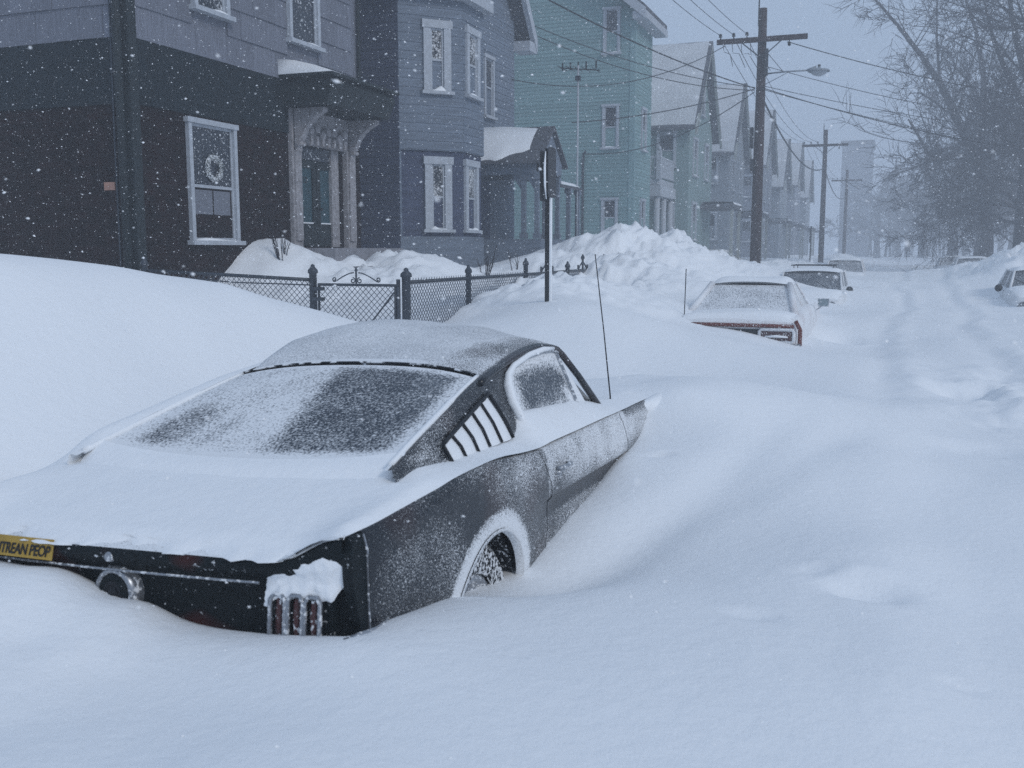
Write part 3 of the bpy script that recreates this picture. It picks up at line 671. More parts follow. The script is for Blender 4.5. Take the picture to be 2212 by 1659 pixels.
for b in np.linspace(0, 1, 18):
    row = []
    for a in np.linspace(0, 1, 30):
        low = .690 - .006*math.sin(a*29) + .05*sstep(.82, .95, a) - .02*sstep(.2, .0, a) + .020*float(fbm(np.float64(a*7), np.float64(3.3), 3, 12)); top = .822 + .02*a - .045*sstep(.42, .10, a) + .018*float(fbm(np.float64(a*9), np.float64(8.1), 3, 13))
        u = .535 + .262*a + .010*float(fbm(np.float64(b*6), np.float64(a*3), 2, 14)); z = top + (low-top)*b; e = min(1, 5*a, 5*(1-a), 4*b + .25, 6*(1-b))
        back = np.interp(z, [.60, .70, .745, .80], [-.012, -.006, .012, .0]) + bow(u)
        row.append((u, float(back) + .006 - max(0, e)**.7*(.012 + .012*float(fbm(np.float64(a*8), np.float64(b*6), 3, 15))), z))
    tp.append(row)
sn.grid(tp, flip=False)
csn = sn.build('car_snow_cover', SNOW, None, True); csn.data.materials.append(frosty('thin_roof_crust', (.10, .12, .15), .8, 130, .84, .15, contrast=.85, low=.30, lowscale=3.2))
for k in range(nf0, nf1): csn.data.polygons[k].material_index = 1; csn.matrix_world = CAR_M
tag(csn, "wind-packed snow crust lying on the dark fastback car's deck, ledges and roof", "snow", kind="stuff")

# ---------------------------------------------------------------- houses, fence, signs, poles
WLOC = {}
def root(name, loc, label, cat, group=None):
    o = empty(name, loc, 0, label, cat, group); WLOC[o.name] = Vector(loc); return o
def put(mb, name, mat_, parent, smooth=False):
    """mesh in world coordinates under an Empty root"""
    o = mb.build(name, mat_, parent, smooth)
    if parent is not None and parent.name in WLOC: o.matrix_parent_inverse = Matrix.Translation(-WLOC[parent.name])
    return o
V = Vector
def window(house, p, d, n, w_, h, trim=.11, depth=.06, glass=None, sill=True, rail=.5, snow=.06, trimmat=None, glass2=None):
    """p: lower corner of the glazed opening on the wall face, d along the wall, n outward"""
    p, d, n = V(p), V(d).normalized(), V(n).normalized(); z = V((0, 0, 1)); tm = trimmat or M_['trim']; b = -.015
    f = MB()
    f.obox(p - d*trim + n*b, d*trim, n*(depth-b), z*h); f.obox(p + d*w_ + n*b, d*trim, n*(depth-b), z*h)
    f.obox(p - d*(trim+.03) + z*h + n*b, d*(w_+2*trim+.06), n*(depth-b+.015), z*trim)
    si = .038
    f.obox(p + n*b, d*si, n*.035, z*h); f.obox(p + d*(w_-si) + n*b, d*si, n*.035, z*h)
    f.obox(p + d*si + n*b, d*(w_-2*si), n*.034, z*si); f.obox(p + d*si + z*(h-si) + n*b, d*(w_-2*si), n*.034, z*si)
    f.obox(p + d*si + z*(h*rail-.02) + n*b, d*(w_-2*si), n*.042, z*.04)
    win = put(f, 'window', tm, house)
    for k, (a, c) in enumerate(((si, h*rail-.02), (h*rail+.02, h-si))):
        MB().obox(p + d*si + z*a + n*(b+.002), d*(w_-2*si), n*(.012 + .006*k), z*(c-a)).build('pane', (glass2 if k == 0 and glass2 else glass) or M_['glass'], win)
    if sill:
        MB().obox(p - d*(trim+.05) - z*.06 + n*b, d*(w_+2*trim+.10), n*(depth+.07), z*.06).build('sill', tm, win)
        if snow:
            g = []; L_ = w_ + .06
            for t in np.linspace(0, 1, 9):
                hh = snow*(.55 + .45*math.sin(t*5+p.x*3+p.z))*min(1, 6*t, 6*(1-t)) + .004
                g.append([p - d*.03 + d*(L_*t) + n*a + z*hh*k for a, k in ((.022, 0), (.024, .9), (.05, 1), (.085, .6), (.098, 0))])
            MB().grid([[tuple(q) for q in r] for r in g]).build('sill_snow', SNOWF, win, True)
    return win
def boards(wall, p, d, n, width, z0, z1, course, mat_, holes=(), name='clapboard', jit=0.0, piece=None, th=.016):
    """lapped courses, each its own object sharing one mesh"""
    p, d, n = V(p), V(d).normalized(), V(n).normalized()
    key = (name, course, mat_.name, th); me_ = BOARD.get(key)
    if me_ is None:
        m = MB(); m.add([(0,0,0),(1,0,0),(1,th,0),(0,th,0),(0,0,course+.012),(1,0,course+.012),(1,.004,course+.012),(0,.004,course+.012)], [(0,3,2,1),(4,5,6,7),(0,1,5,4),(1,2,6,5),(2,3,7,6),(3,0,4,7)])
        me_ = m.mesh(name); me_.materials.append(mat_); BOARD[key] = me_
    z = z0; row = 0
    while z < z1 - .02:
        segs = [(0.0, width)]
        for a0, a1, b0, b1 in holes:
            if b0 < z + course*.5 < b1:
                ns = []
                for s0, s1 in segs:
                    if a1 <= s0 or a0 >= s1: ns.append((s0, s1)); continue
                    if a0 - s0 > .03: ns.append((s0, a0))
                    if s1 - a1 > .03: ns.append((a1, s1))
                segs = ns
        if piece:
            cut = []
            for s0, s1 in segs:
                x = s0; k = row
                first = piece*(.5 if row % 2 else 1.0)
                while x < s1 - 1e-6:
                    e = min(s1, x + (first if x == s0 else piece*(1 + .1*math.sin(k*7.3+row)))); 
                    if s1 - e < .05: e = s1
                    cut.append((x, e - .004)); x = e; k += 1
            segs = cut
        for s0, s1 in segs:
            o = bpy.data.objects.new(name, me_); sc.collection.objects.link(o); o.parent = wall
            L_ = s1 - s0; q = p + d*s0; zz = z + (random.uniform(-jit, jit) if jit else 0); t = 1 + (random.uniform(0, .5) if jit else 0)
            o.matrix_local = Matrix(((d.x*L_, n.x*t, 0, q.x), (d.y*L_, n.y*t, 0, q.y), (0, 0, 1, zz), (0, 0, 0, 1)))
        z += course; row += 1
BOARD = {}
SIDE = ((-1, 0, 0), (0, -1, 0))      # a wall facing back along the street: runs towards -X
FRONT = ((0, 1, 0), (1, 0, 0))       # a wall facing the street: runs along +Y

# --- corner house: brick below, dark band, pale shingles above
h1 = root('corner_house', (-12, 12.7, .9), "corner house with dark brick ground floor, dark band and pale shingles above", "house")
FX1, SY1, EY1 = -8.9, 10.23, 15.96
w1 = MB(); w1.box(-17, FX1, SY1, 13.96, .2, 3.56); w1.box(-17, FX1, 15.26, EY1, .2, 3.56); w1.box(-17, FX1, 13.96, 15.26, 3.42, 3.56); w1.box(-17, -9.02, 13.96, 15.26, .2, 3.42); w1.box(-9.02, FX1, 13.96, 15.26, .2, 1.80)
put(w1, 'brick_wall', M_['brick'], h1)
put(MB().box(-17.0, FX1+.02, SY1-.02, EY1+.0, 3.56, 4.38), 'dark_band', M_['band'], h1)
up1 = put(MB().box(-17, FX1, SY1, EY1, 4.38, 9.6), 'upper_wall', M_['shingle'], h1)
boards(up1, (FX1, SY1, 0), *FRONT, 5.49, 4.36, 7.1, .39, M_['shingle'], holes=[(1.21, 2.0, 4.82, 8), (3.5, 4.4, 4.82, 8)], name='shingle', piece=.62, jit=.003, th=.022)
boards(up1, (FX1-.02, SY1, 0), *SIDE, 6.0, 4.36, 7.1, .40, M_['shingle'], name='shingle', piece=.34, jit=.004, th=.022)
put(MB().box(FX1-.13, FX1+.03, SY1-.035, SY1+.12, .3, 9.6), 'corner_board', M_['blackwood'], h1)
put(MB().tube([(FX1-.08, SY1-.10, .6), (FX1-.08, SY1-.10, 9.2)], .055, 10), 'downpipe', M_['blackwood'], h1, True)
put(MB().tube([(FX1+.05, EY1-.05, 4.0), (FX1+.05, EY1-.05, 9.2)], .035, 8), 'downpipe', M_['blackwood'], h1, True)
put(MB().tube([(-9.17, SY1-.02, .8), (-9.165, SY1-.02, 3.0), (-9.14, SY1-.025, 4.5), (-9.13, SY1-.035, 9)], .013, 6), 'conduit', M_['metal'], h1)
put(MB().box(-9.36, -9.19, SY1-.035, SY1-.005, 2.50, 2.60), 'tag_plate', M_['pinkish'], h1)
put(MB().box(-17.3, FX1+.4, SY1-.3, EY1+.3, 9.6, 9.9), 'roof', M_['roof'], h1)
wA = window(h1, (FX1, 11.31, 1.88), *FRONT, .92, 1.57, trim=.07, glass=M_['glass'], glass2=M_['glass'], rail=.47, snow=.035)
MB().box(FX1+.004, FX1+.0085, 11.37, 11.75, 2.24, 2.57).build('window_shade', M_['curtain'], wA); MB().box(FX1+.004, FX1+.0085, 11.78, 12.15, 2.24, 2.57).build('window_shade', M_['curtain'], wA)
window(h1, (FX1+.02, 11.52, 4.99), *FRONT, .63, 1.6, trim=.075, snow=.05, glass=M_['glassice']); window(h1, (FX1+.02, 13.81, 5.0), *FRONT, .74, 1.6, trim=.075, snow=.04)
# entrance: recess, doors, pilasters, hood
en = MB()
en.box(FX1-.02, FX1+.07, 13.70, 13.95, 1.30, 3.95); en.box(FX1-.02, FX1+.09, 15.36, 15.64, 1.30, 3.95)
en.box(FX1+.07, FX1+.10, 13.74, 13.92, 1.9, 3.3); en.box(FX1+.09, FX1+.12, 15.40, 15.60, 1.9, 3.3)
en.box(FX1-.02, FX1+.08, 13.95, 15.36, 3.42, 3.95); en.box(FX1-.11, FX1-.021, 15.02, 15.259, 1.8, 3.42)
put(en, 'door_surround', M_['cream'], h1)
for y0 in (13.74, 15.42):
    br = MB(); pr = [(FX1+.10, 3.94), (FX1+.62, 3.94), (FX1+.62, 3.88), (FX1+.50, 3.82), (FX1+.36, 3.72), (FX1+.28, 3.62), (FX1+.22, 3.50), (FX1+.16, 3.42), (FX1+.14, 3.30), (FX1+.10, 3.22)]
    br.prism([(a, y0, b) for a, b in pr], (0, .14, 0)); br.lathe((FX1+.30, y0-.015, 3.80), (0, 1, 0), [(0, 0), (0, .055), (.17, .055), (.17, 0)], 14); br.lathe((FX1+.17, y0-.015, 3.40), (0, 1, 0), [(0, 0), (0, .035), (.17, .035), (.17, 0)], 12)
    put(br, 'bracket', M_['cream'], h1)
for k in range(7):
    c = MB(); y0 = 14.02 + k*.175; c.lathe((FX1+.17, y0+.07, 3.64 + .05*math.sin(k*2.2)), (1, 0, 0), [(0, .075), (.03, .07), (.045, .04), (.04, 0)], 10); c.box(FX1+.165, FX1+.2, y0+.03, y0+.10, 3.42, 3.56); put(c, 'carving', M_['cream'], h1)
for y0, y1 in ((14.01, 14.57), (14.6, 15.17)):
    dm = MB(); X0 = FX1-.10
    dm.box(X0, X0+.05, y0, y0+.10, 1.82, 3.20); dm.box(X0, X0+.05, y1-.10, y1, 1.82, 3.20); dm.box(X0, X0+.049, y0+.10, y1-.10, 1.82, 2.18); dm.box(X0, X0+.049, y0+.10, y1-.10, 3.08, 3.20)
    dd = put(dm, 'door', M_['blackwood'], h1)
    MB().box(X0+.01, X0+.025, y0+.10, y1-.10, 2.18, 3.08).build('door_panel', M_['teal'], dd)
    MB().box(X0+.025, X0+.048, y0+.09, y1-.09, 2.165, 2.20).build('panel_snow', SNOWF, dd)
    MB().lathe((X0+.05, y1-.05 if y0 < 14 else y0+.05, 2.42), (1, 0, 0), [(0, .02), (.03, .015), (.05, .026), (.065, .02), (.07, 0)], 12).build('door_knob', M_['iron'], dd, True)
put(MB().box(FX1-.10, FX1-.05, 14.01, 15.17, 3.21, 3.41), 'transom', M_['glass'], h1)
hood = MB(); hood.prism([(FX1-.02, 13.54, 3.955), (FX1-.02, 13.54, 4.36), (FX1+.86, 13.54, 4.36), (FX1+.92, 13.54, 4.24), (FX1+.86, 13.54, 4.12), (FX1+.80, 13.54, 3.955)], (0, 2.05, 0)); hood.box(FX1-.01, FX1+.96, 13.46, 15.67, 4.361, 4.41)
hd = put(hood, 'door_hood', M_['blackwood'], h1)
g = []
for i, y in enumerate(np.linspace(13.46, 15.64, 16)):
    t = i/15; hh = .20*(1-t)**1.1 + .02
    g.append([(x, y, 4.41 + hh*k) for x, k in ((FX1, .0), (FX1+.01, 1.05), (FX1+.3, .9), (FX1+.65, .5), (FX1+.90, .12), (FX1+.945, 0))])
g = [[(x, g[0][0][1]-.002, 4.41) for x, y, z in g[0]]] + g + [[(x, g[-1][0][1]+.002, 4.41) for x, y, z in g[0]]]
MB().grid(g).build('hood_snow', SNOWF, hd, True)
def text(body, size, mat_, parent, M, ext=.002):
    c = bpy.data.curves.new('number', 'FONT'); c.body = body; c.size = size; c.extrude = ext; c.align_x = 'CENTER'; c.offset = size*.02
    o = bpy.data.objects.new('tmp', c); sc.collection.objects.link(o); bpy.context.view_layer.update()
    m = bpy.data.meshes.new_from_object(o.evaluated_get(bpy.context.evaluated_depsgraph_get())); bpy.data.objects.remove(o); m.transform(M); m.materials.clear()
    return m
nm = text("12", .14, None, None, Matrix(((0, 0, 1, FX1+.203), (1, 0, 0, 13.83), (0, 1, 0, 2.80), (0, 0, 0, 1))))
no = link('house_number', nm, M_['iron'], h1); no.matrix_parent_inverse = Matrix.Translation(-WLOC[h1.name])
sp_ = MB(); sp_.box(FX1-.02, FX1+.95, 13.44, 15.74, .3, 1.78); sp_.box(FX1+.95, FX1+1.3, 13.54, 15.64, .3, 1.5); sp_.box(FX1+1.3, FX1+1.65, 13.54, 15.64, .3, 1.25); put(sp_, 'stoop', M_['stone'], h1)
# wreath hanging in the front window
wr = MB()
for k in range(260):
    a = random.uniform(0, 2*math.pi); r_ = .155 + random.gauss(0, .028); c_ = V((FX1+.03 + random.uniform(0, .04), 11.78 + r_*math.cos(a), 2.88 + r_*math.sin(a)))
    t_ = V((random.uniform(-.3, .6), random.uniform(-1, 1), random.uniform(-1, 1))).normalized(); wr.tube([c_, c_ + t_*.035], [.008, .001], 3)
wr.tube([(FX1+.03, 11.78 + .155*math.cos(a), 2.88 + .155*math.sin(a)) for a in np.linspace(0, 2*math.pi, 20)], .03, 6)
tag(put(wr, 'wreath', frosty('snowy_wreath_sprigs', (.03, .05, .045), .8, 60, .5, low=.3), None), "round snow-dusted wreath hanging in the corner house's front window", "wreath")

# --- grey house with the bay window and entrance porch
h2 = root('bay_window_house', (-12, 21, 1), "grey clapboard house with two-storey bay and entrance porch", "house")
HX, HY0, HY1 = -9.1, 17.92, 24.33
GC, BC = M_['greyclap'], M_['blueclap']
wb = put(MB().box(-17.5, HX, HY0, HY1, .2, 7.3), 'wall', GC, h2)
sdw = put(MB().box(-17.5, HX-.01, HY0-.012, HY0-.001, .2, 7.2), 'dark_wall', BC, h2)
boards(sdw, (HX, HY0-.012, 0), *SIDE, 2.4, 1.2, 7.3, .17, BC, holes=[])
boards(wb, (HX, HY0, 0), *FRONT, HY1-HY0, 1.3, 7.3, .17, GC, holes=[(0.0, 2.98, 0, 6.7), (4.33, 4.95, 4.80, 6.32), (3.2, 4.7, 0, 4.4)])
put(MB().prism([(HX-.01, HY0, 7.3), (HX-.01, HY1, 7.3), (HX-.01, (HY0+HY1)/2, 11.2)], (-8.4, 0, 0)), 'gable', GC, h2)
bay = [(HX, HY0), (-8.15, 18.87), (-8.15, 19.95), (HX, 20.9)]
def ring(pts, z0, z1, inset=0):
    c = V((HX, 19.4)); m = MB(); q = [tuple(c + (V(p_)-c)*(1-inset)) for p_ in pts]; q = [(min(x, HX-.0) if abs(x-HX) < .15 else x, y) for x, y in q]
    return m.prism([(x, y, z0) for x, y in q], (0, 0, z1-z0))
by = put(ring(bay, 3.71, 6.62), 'bay', GC, h2); byl = put(ring(bay, 2.02, 3.705, .05), 'lower_bay', BC, h2); put(ring(bay, .3, 2.02, .0), 'bay_base', GC, h2)
put(ring([(HX, HY0-.25), (-7.95, 18.77), (-7.95, 20.05), (HX, 21.15)], 6.62, 6.86), 'bay_cornice', M_['trim'], h2)
for i in range(2):
    a, b = V(bay[i] + (0,)), V(bay[i+1] + (0,)); d = (b-a).normalized(); n = V((d.y, -d.x, 0)); L_ = (b-a).length
    c0, c1, tr0 = (.655, .93, .15) if i == 0 else (.24, .66, .13)
    boards(by, a, d, n, L_, 3.73, 6.60, .17, GC, holes=[(c0-tr0+.01, c1+tr0-.01, 4.72, 6.2)])
    window(h2, a + d*c0 + V((0, 0, 4.86)), d, n, c1-c0, 1.20, trim=tr0, glass=M_['glassice'], snow=.10 if i == 0 else .05)
    al = V((HX, 19.4, 0)) + (a - V((HX, 19.4, 0)))*.95; 
    window(h2, al + d*(c0*.95) + V((0, 0, 2.16)), d, n, c1-c0, 1.29, trim=tr0, glass=M_['glassice'], glass2=M_['glassice'], snow=.08)
window(h2, (HX, 22.33, 4.90), *FRONT, .46, 1.32, trim=.08, snow=0)
rk = MB()
for y0, y1, z0_, z1_ in ((HY1+.45, (HY0+HY1)/2, 6.95, 11.45), (HY0-.45, (HY0+HY1)/2, 6.95, 11.45)):
    rk.obox((HX-8.6, y0, z0_), (9.05, 0, 0), (0, y1-y0, z1_-z0_), (0, 0, .10))
rf2 = put(rk, 'roof', M_['roof'], h2)
rb = MB()
for y0, y1 in ((HY1+.50, (HY0+HY1)/2), (HY0-.50, (HY0+HY1)/2)): rb.obox((HX+.34, y0, 6.72), (.12, 0, 0), (0, y1-y0, 4.5), (0, 0, .34))
rb.box(HX-.02, HX+.44, HY1-.05, HY1+.5, 6.70, 6.94)
put(rb, 'rake_board', M_['trim'], h2)
# porch
po = MB(); PY0, PY1, PYR, PX = 20.95, 22.5, 21.72, -7.25
po.obox((-9.09, PY0-.2, 3.62), (1.95, 0, 0), (0, PYR-PY0+.2, .82), (0, 0, .06)); po.obox((-9.09, PY1+.2, 3.62), (1.95, 0, 0), (0, PYR-PY1-.2, .82), (0, 0, .06))
pr_ = put(po, 'porch_roof', M_['roof'], h2)
g = []
for i, x in enumerate(np.linspace(-9.05, -7.5, 12)):
    k0 = .02 + .30*max(0, (i-6)/5.0) + .03*math.sin(i*1.7); k1 = .98 - .10*max(0, (i-5)/6.0)
    g.append([(x, PY0-.2 + (PYR-PY0+.2)*k, 3.685 + .82*k + hh) for k, hh in ((k0, .0), (k0+.02, .05), ((k0+k1)/2, .085), (k1-.02, .06), (k1, .0))])
MB().grid(g).build('roof_snow', SNOWF, pr_, True)
put(MB().prism([(PX+.02, PY0, 3.45), (PX+.02, PY1, 3.45), (PX+.02, PY1, 3.70), (PX+.02, PYR, 4.38), (PX+.02, PY0, 3.70)], (-.08, 0, 0)), 'porch_gable', GC, h2)
put(MB().box(-9.09, PX, PY0, PY0+.10, 3.40, 3.66), 'porch_beam', GC, h2); put(MB().box(-9.09, PX, PY1-.1, PY1, 3.40, 3.66), 'porch_beam', GC, h2)
for x, y in ((-7.62, PY0+.05), (-7.31, PY0+.05), (-7.31, PY1-.06), (-7.62, PY1-.06)):
    c = MB(); c.box(x-.05, x+.05, y-.045, y+.045, 2.0, 3.40); c.box(x-.075, x+.075, y-.07, y+.07, 2.0, 2.12); c.box(x-.07, x+.07, y-.065, y+.065, 3.28, 3.40); c.prism([(x-.05, y-.02, 3.05), (x-.28, y-.02, 3.40), (x-.05, y-.02, 3.40)], (0, .04, 0)); put(c, 'porch_post', GC, h2)
put(MB().box(-9.0, -7.2, PY0-.02, PY1+1.6, .6, 1.99), 'porch_base', GC, h2)
put(MB().box(-9.08, -8.98, 21.1, 22.4, 2.0, 3.35), 'porch_back_wall', BC, h2)
sh = MB(); sh.obox((-9.09, 22.52, 3.55), (1.85, 0, -.35), (0, 1.65, 0), (0, 0, .07)); so_ = put(sh, 'shed_roof', M_['roof'], h2)
MB().grid([[(x, y, 3.63 - .35*(x+9.09)/1.85 + hh) for x, hh in ((-9.0, 0), (-8.95, .08), (-8.2, .10), (-7.4, .06), (-7.26, 0))] for y in np.linspace(22.6, 24.1, 6)]).build('roof_snow', SNOWF, so_, True)
for y in (23.3, 24.05):
    c = MB(); c.box(-7.36, -7.26, y-.045, y+.045, 1.99, 3.22); c.box(-7.39, -7.23, y-.07, y+.07, 3.1, 3.22); put(c, 'porch_post', GC, h2)
# thin aerial mast beside the porch
am = root('aerial_mast', (-7.30, 23.98, 1.5), "thin pale mast with small rooftop-style television aerial beside the grey house's porch", "aerial")
put(MB().tube([(-7.30, 23.98, 1.4), (-7.30, 23.98, 6.2)], .024, 8), 'mast', M_['trim'], am, True)
ae = MB(); ae.tube([(-7.75, 23.98, 6.16), (-6.75, 23.98, 6.05)], .014, 5)
for i, x in enumerate((-7.7, -7.5, -7.3, -7.1, -6.85)): ae.tube([(x, 23.6, 6.15 - .1*(x+7.7)), (x, 24.36, 6.15 - .1*(x+7.7))], .009, 5); ae.tube([(x, 23.98, 6.10), (x, 23.98, 6.28)], .02, 5)
put(ae, 'aerial_bars', M_['iron'], am); put(MB().box(-7.36, -7.24, 23.93, 24.03, 5.84, 5.95), 'clamp', M_['metal'], am)

# --- big green house, gable towards us
h3 = root('green_house', (-13, 34, 1), "tall three-storey green clapboard house", "house")
GX3, GY3, GE3 = -8.0, 32.6, 35.0; GRN = M_['greenclap']
w3 = put(MB().box(-18, GX3, GY3, GE3, .2, 9.55), 'wall', GRN, h3); put(MB().box(-18, -11.5, GE3, 42.5, .2, 9.4), 'rear_wing', GRN, h3)
put(MB().prism([(-18, GY3+.01, 9.55), (GX3, GY3+.01, 9.55), (-13, GY3+.01, 13.6)], (0, 2.35, 0)), 'gable', GRN, h3)
wz = [(8.12, 9.48), (5.10, 6.42), (2.24, 3.40)]
boards(w3, (GX3, GY3, 0), *SIDE, 6.4, 1.4, 11.0, .118, GRN, holes=[(.49, 1.09, a-.1, b+.1) for a, b in wz])
boards(w3, (GX3, GY3, 0), *FRONT, 2.4, 1.4, 9.5, .118, GRN, holes=[(.9, 1.6, a-.1, b+.1) for a, b in wz[1:]])
for a, b in wz[1:]: window(h3, (GX3, 34.6-1.0, a), *FRONT, .5, b-a, trim=.08, snow=.03)
for a, b in wz: window(h3, (-8.58, GY3, a), *SIDE, .42, b-a, trim=.075, depth=.05, snow=.04 if a < 8 else .03)
put(MB().box(GX3-.16, GX3+.03, GY3-.035, GY3+.1, .5, 9.6), 'corner_board', GRN, h3)
rk = MB(); rk.obox((-7.6, GY3-.45, 9.32), (-5.4, 0, 4.45), (0, 3.35, 0), (0, 0, .14)); rk.obox((-18.4, GY3-.45, 9.32), (5.4, 0, 4.45), (0, 3.35, 0), (0, 0, .14)); put(rk, 'roof', M_['roof'], h3)
rb = MB(); rb.obox((-7.58, GY3-.51, 9.02), (-5.42, 0, 4.47), (0, .06, 0), (0, 0, .34)); rb.box(-8.0, -7.56, GY3-.45, GE3+.45, 9.06, 9.28); put(rb, 'rake_board', M_['trim'], h3)
put(MB().tube([(-9.72, GY3-.04, 1.3), (-9.72, GY3-.04, 4.7), (-9.68, GY3-.10, 4.92), (-9.58, GY3-.2, 4.98)], .04, 8), 'conduit', M_['metal'], h3, True)

# --- receding row of gabled houses
def gable_house(y0, wallm, label, k=0, detail=True, dz=0.0, chim=None):
    X0 = -8.0; y1 = y0 + 5.6; ym = y0 + 2.8; ez, rz = 6.95 + dz, 10.5 + dz
    h = root('gabled_house', (-13, ym, 1), label, "house", "row of gabled houses receding down the street")
    put(MB().box(-19, X0, y0, y1, .2, ez), 'wall', wallm, h); put(MB().prism([(X0-.01, y0, ez), (X0-.01, y1, ez), (X0-.01, ym, rz)], (-11, 0, 0)), 'gable', wallm, h)
    r = MB(); r.obox((-19.3, y0-.35, ez-.28), (11.7, 0, 0), (0, ym-y0+.35, rz-ez+.40), (0, 0, .12)); r.obox((-19.3, y1+.35, ez-.28), (11.7, 0, 0), (0, ym-y1-.35, rz-ez+.40), (0, 0, .12)); rr = put(r, 'roof', M_['roof'], h)
    g = []
    for x in np.linspace(-19.2, X0+.25, 14):
        g.append([(x, y0-.30 + (ym-y0+.25)*q, ez-.14 + (rz-ez+.36)*q + hh + .02*math.sin(x*3+q*5)) for q, hh in ((0, 0), (.015, .06), (.3, .09), (.6, .08), (.9, .06), (.985, .04), (1, 0))])
    MB().grid(g).build('roof_snow', THIN, rr, True)
    b = MB(); b.obox((X0+.30, y0-.42, ez-.50), (.10, 0, 0), (0, ym-y0+.42, rz-ez+.44), (0, 0, .26)); b.obox((X0+.30, y1+.42, ez-.50), (.10, 0, 0), (0, ym-y1-.42, rz-ez+.44), (0, 0, .26)); put(b, 'rake_board', RAKEM, h)
    if chim:
        cm = MB(); cm.box(chim, chim+.7, ym-.9, ym-.35, rz-1.6, rz+.9); cm.box(chim-.06, chim+.76, ym-.96, ym-.29, rz+.9, rz+1.02); cm.build('chimney', M_['brick'], rr)
    if detail:
        for (yy, zz) in ((y0+.9, 4.9), (y0+3.7, 4.9), (y0+.9, 2.2), (y0+2.4, 7.6)): window(h, (X0, yy, zz), *FRONT, .8, 1.5, trim=.1, snow=.05)
        window(h, (X0-.65, y0, 5.2), *SIDE, .62, 1.35, trim=.1, snow=.05); window(h, (X0-.65, y0, 2.3), *SIDE, .62, 1.35, trim=.1, snow=.05)
    pf = MB(); pf.box(X0, X0+1.5, y0+2.9, y1-.2, 3.55, 3.75); pp = put(pf, 'porch_roof', M_['roof'], h)
    MB().grid([[(x, y, 3.75 + hh) for x, hh in ((X0+.05, 0), (X0+.08, .12), (X0+.8, .14), (X0+1.44, .1), (X0+1.48, 0))] for y in np.linspace(y0+2.95, y1-.25, 5)]).build('porch_snow', SNOWF, pp, True)
    for yy in (y0+3.0, y1-.35): put(MB().box(X0+1.32, X0+1.44, yy, yy+.12, .8, 3.55), 'porch_post', RAKEM, h)
    return h
THIN = frosty('thin_snow_on_shingles', (.10, .105, .12), .9, 40, .66, .2, contrast=.9, low=.22, lowscale=1.2)
RAKEM = mat('pale_yellowish_trim', (.33, .35, .33), .75, .12, 8)
hw = [mat('haze_paled_green_siding', (.20, .28, .28), .8, .1, 4, .3, 20, stretch=(.4, .4, 8)), mat('haze_paled_grey_siding', (.25, .28, .31), .8, .1, 4, .3, 20, stretch=(.4, .4, 8)), mat('haze_paled_slate_siding', (.22, .24, .28), .8, .1, 4, .3, 20, stretch=(.4, .4, 8))]  # siding colours lightened so the far walls blend into the haze
h4 = gable_house(42.2, hw[0], "haze-paled green gabled house with snowy roof and white side balcony")
gable_house(53.3, hw[1], "haze-paled grey gabled house with snowy roof, directly beyond the house with the side balcony", dz=-.1, chim=-11.5)
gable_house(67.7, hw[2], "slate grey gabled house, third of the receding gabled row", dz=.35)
gable_house(79.1, hw[1], "haze-paled grey gabled house fading in blown snow, fourth of the receding gabled row", detail=False, dz=-.4, chim=-10.5)
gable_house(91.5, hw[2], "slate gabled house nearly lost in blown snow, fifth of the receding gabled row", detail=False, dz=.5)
gable_house(104, hw[1], "haze-paled gabled house, farthest and faintest of the receding gabled row", detail=False)
# white two-tier side porch of the haze-paled green house
po = MB(); bx0, bx1, by0, by1 = -10.2, -8.62, 39.3, 42.19
po.box(bx0, bx1, by0, by1, 4.30, 4.52); po.box(bx0-.02, bx1+.10, by0-.10, by1, 3.85, 4.28); ob = put(po, 'balcony', M_['trim'], h4)
for x, y in ((bx1-.08, by0+.08), (bx1-.08, 40.6), (bx1-.08, 41.9), (bx0+.7, by0+.08)):
    put(MB().tube([(x, y, 1.0), (x, y, 3.85)], .12, 10), 'porch_column', M_['trim'], h4, True)
for x0, x1, y0, y1 in ((bx0, bx1, by0, by0), (bx1, bx1, by0, by1)):
    rl = MB(); d = V((x1-x0, y1-y0, 0)); 
    rl.tube([(x0, y0, 5.36), (x1, y1, 5.36)], .05, 6); rl.tube([(x0, y0, 4.62), (x1, y1, 4.62)], .04, 6); put(rl, 'handrail', M_['trim'], h4)
    nb = int(d.length/.16)
    for k in range(1, nb): p_ = V((x0, y0, 0)) + d*(k/nb); put(MB().tube([p_ + V((0, 0, 4.62)), p_ + V((0, 0, 5.36))], .03, 5), 'baluster', M_['trim'], h4)
c = MB(); c.box(bx1-.09, bx1+.09, by0-.09, by0+.09, 4.5, 5.62); c.lathe((bx1, by0, 5.62), (0, 0, 1), [(0, .05), (.06, .09), (.14, .06), (.18, 0)], 10); put(c, 'newel_post', M_['trim'], h4)
# far block closing the street
fb = root('far_block', (-4.2, 156, 1), "tall flat-topped block, a faint silhouette at the far end of the street", "building")
put(MB().box(-7.0, -2.9, 152, 162, .2, 16.6), 'wall', hw[2], fb); put(MB().box(-7.2, -2.7, 151.8, 162.2, 16.6, 17.1), 'parapet', M_['roof'], fb)

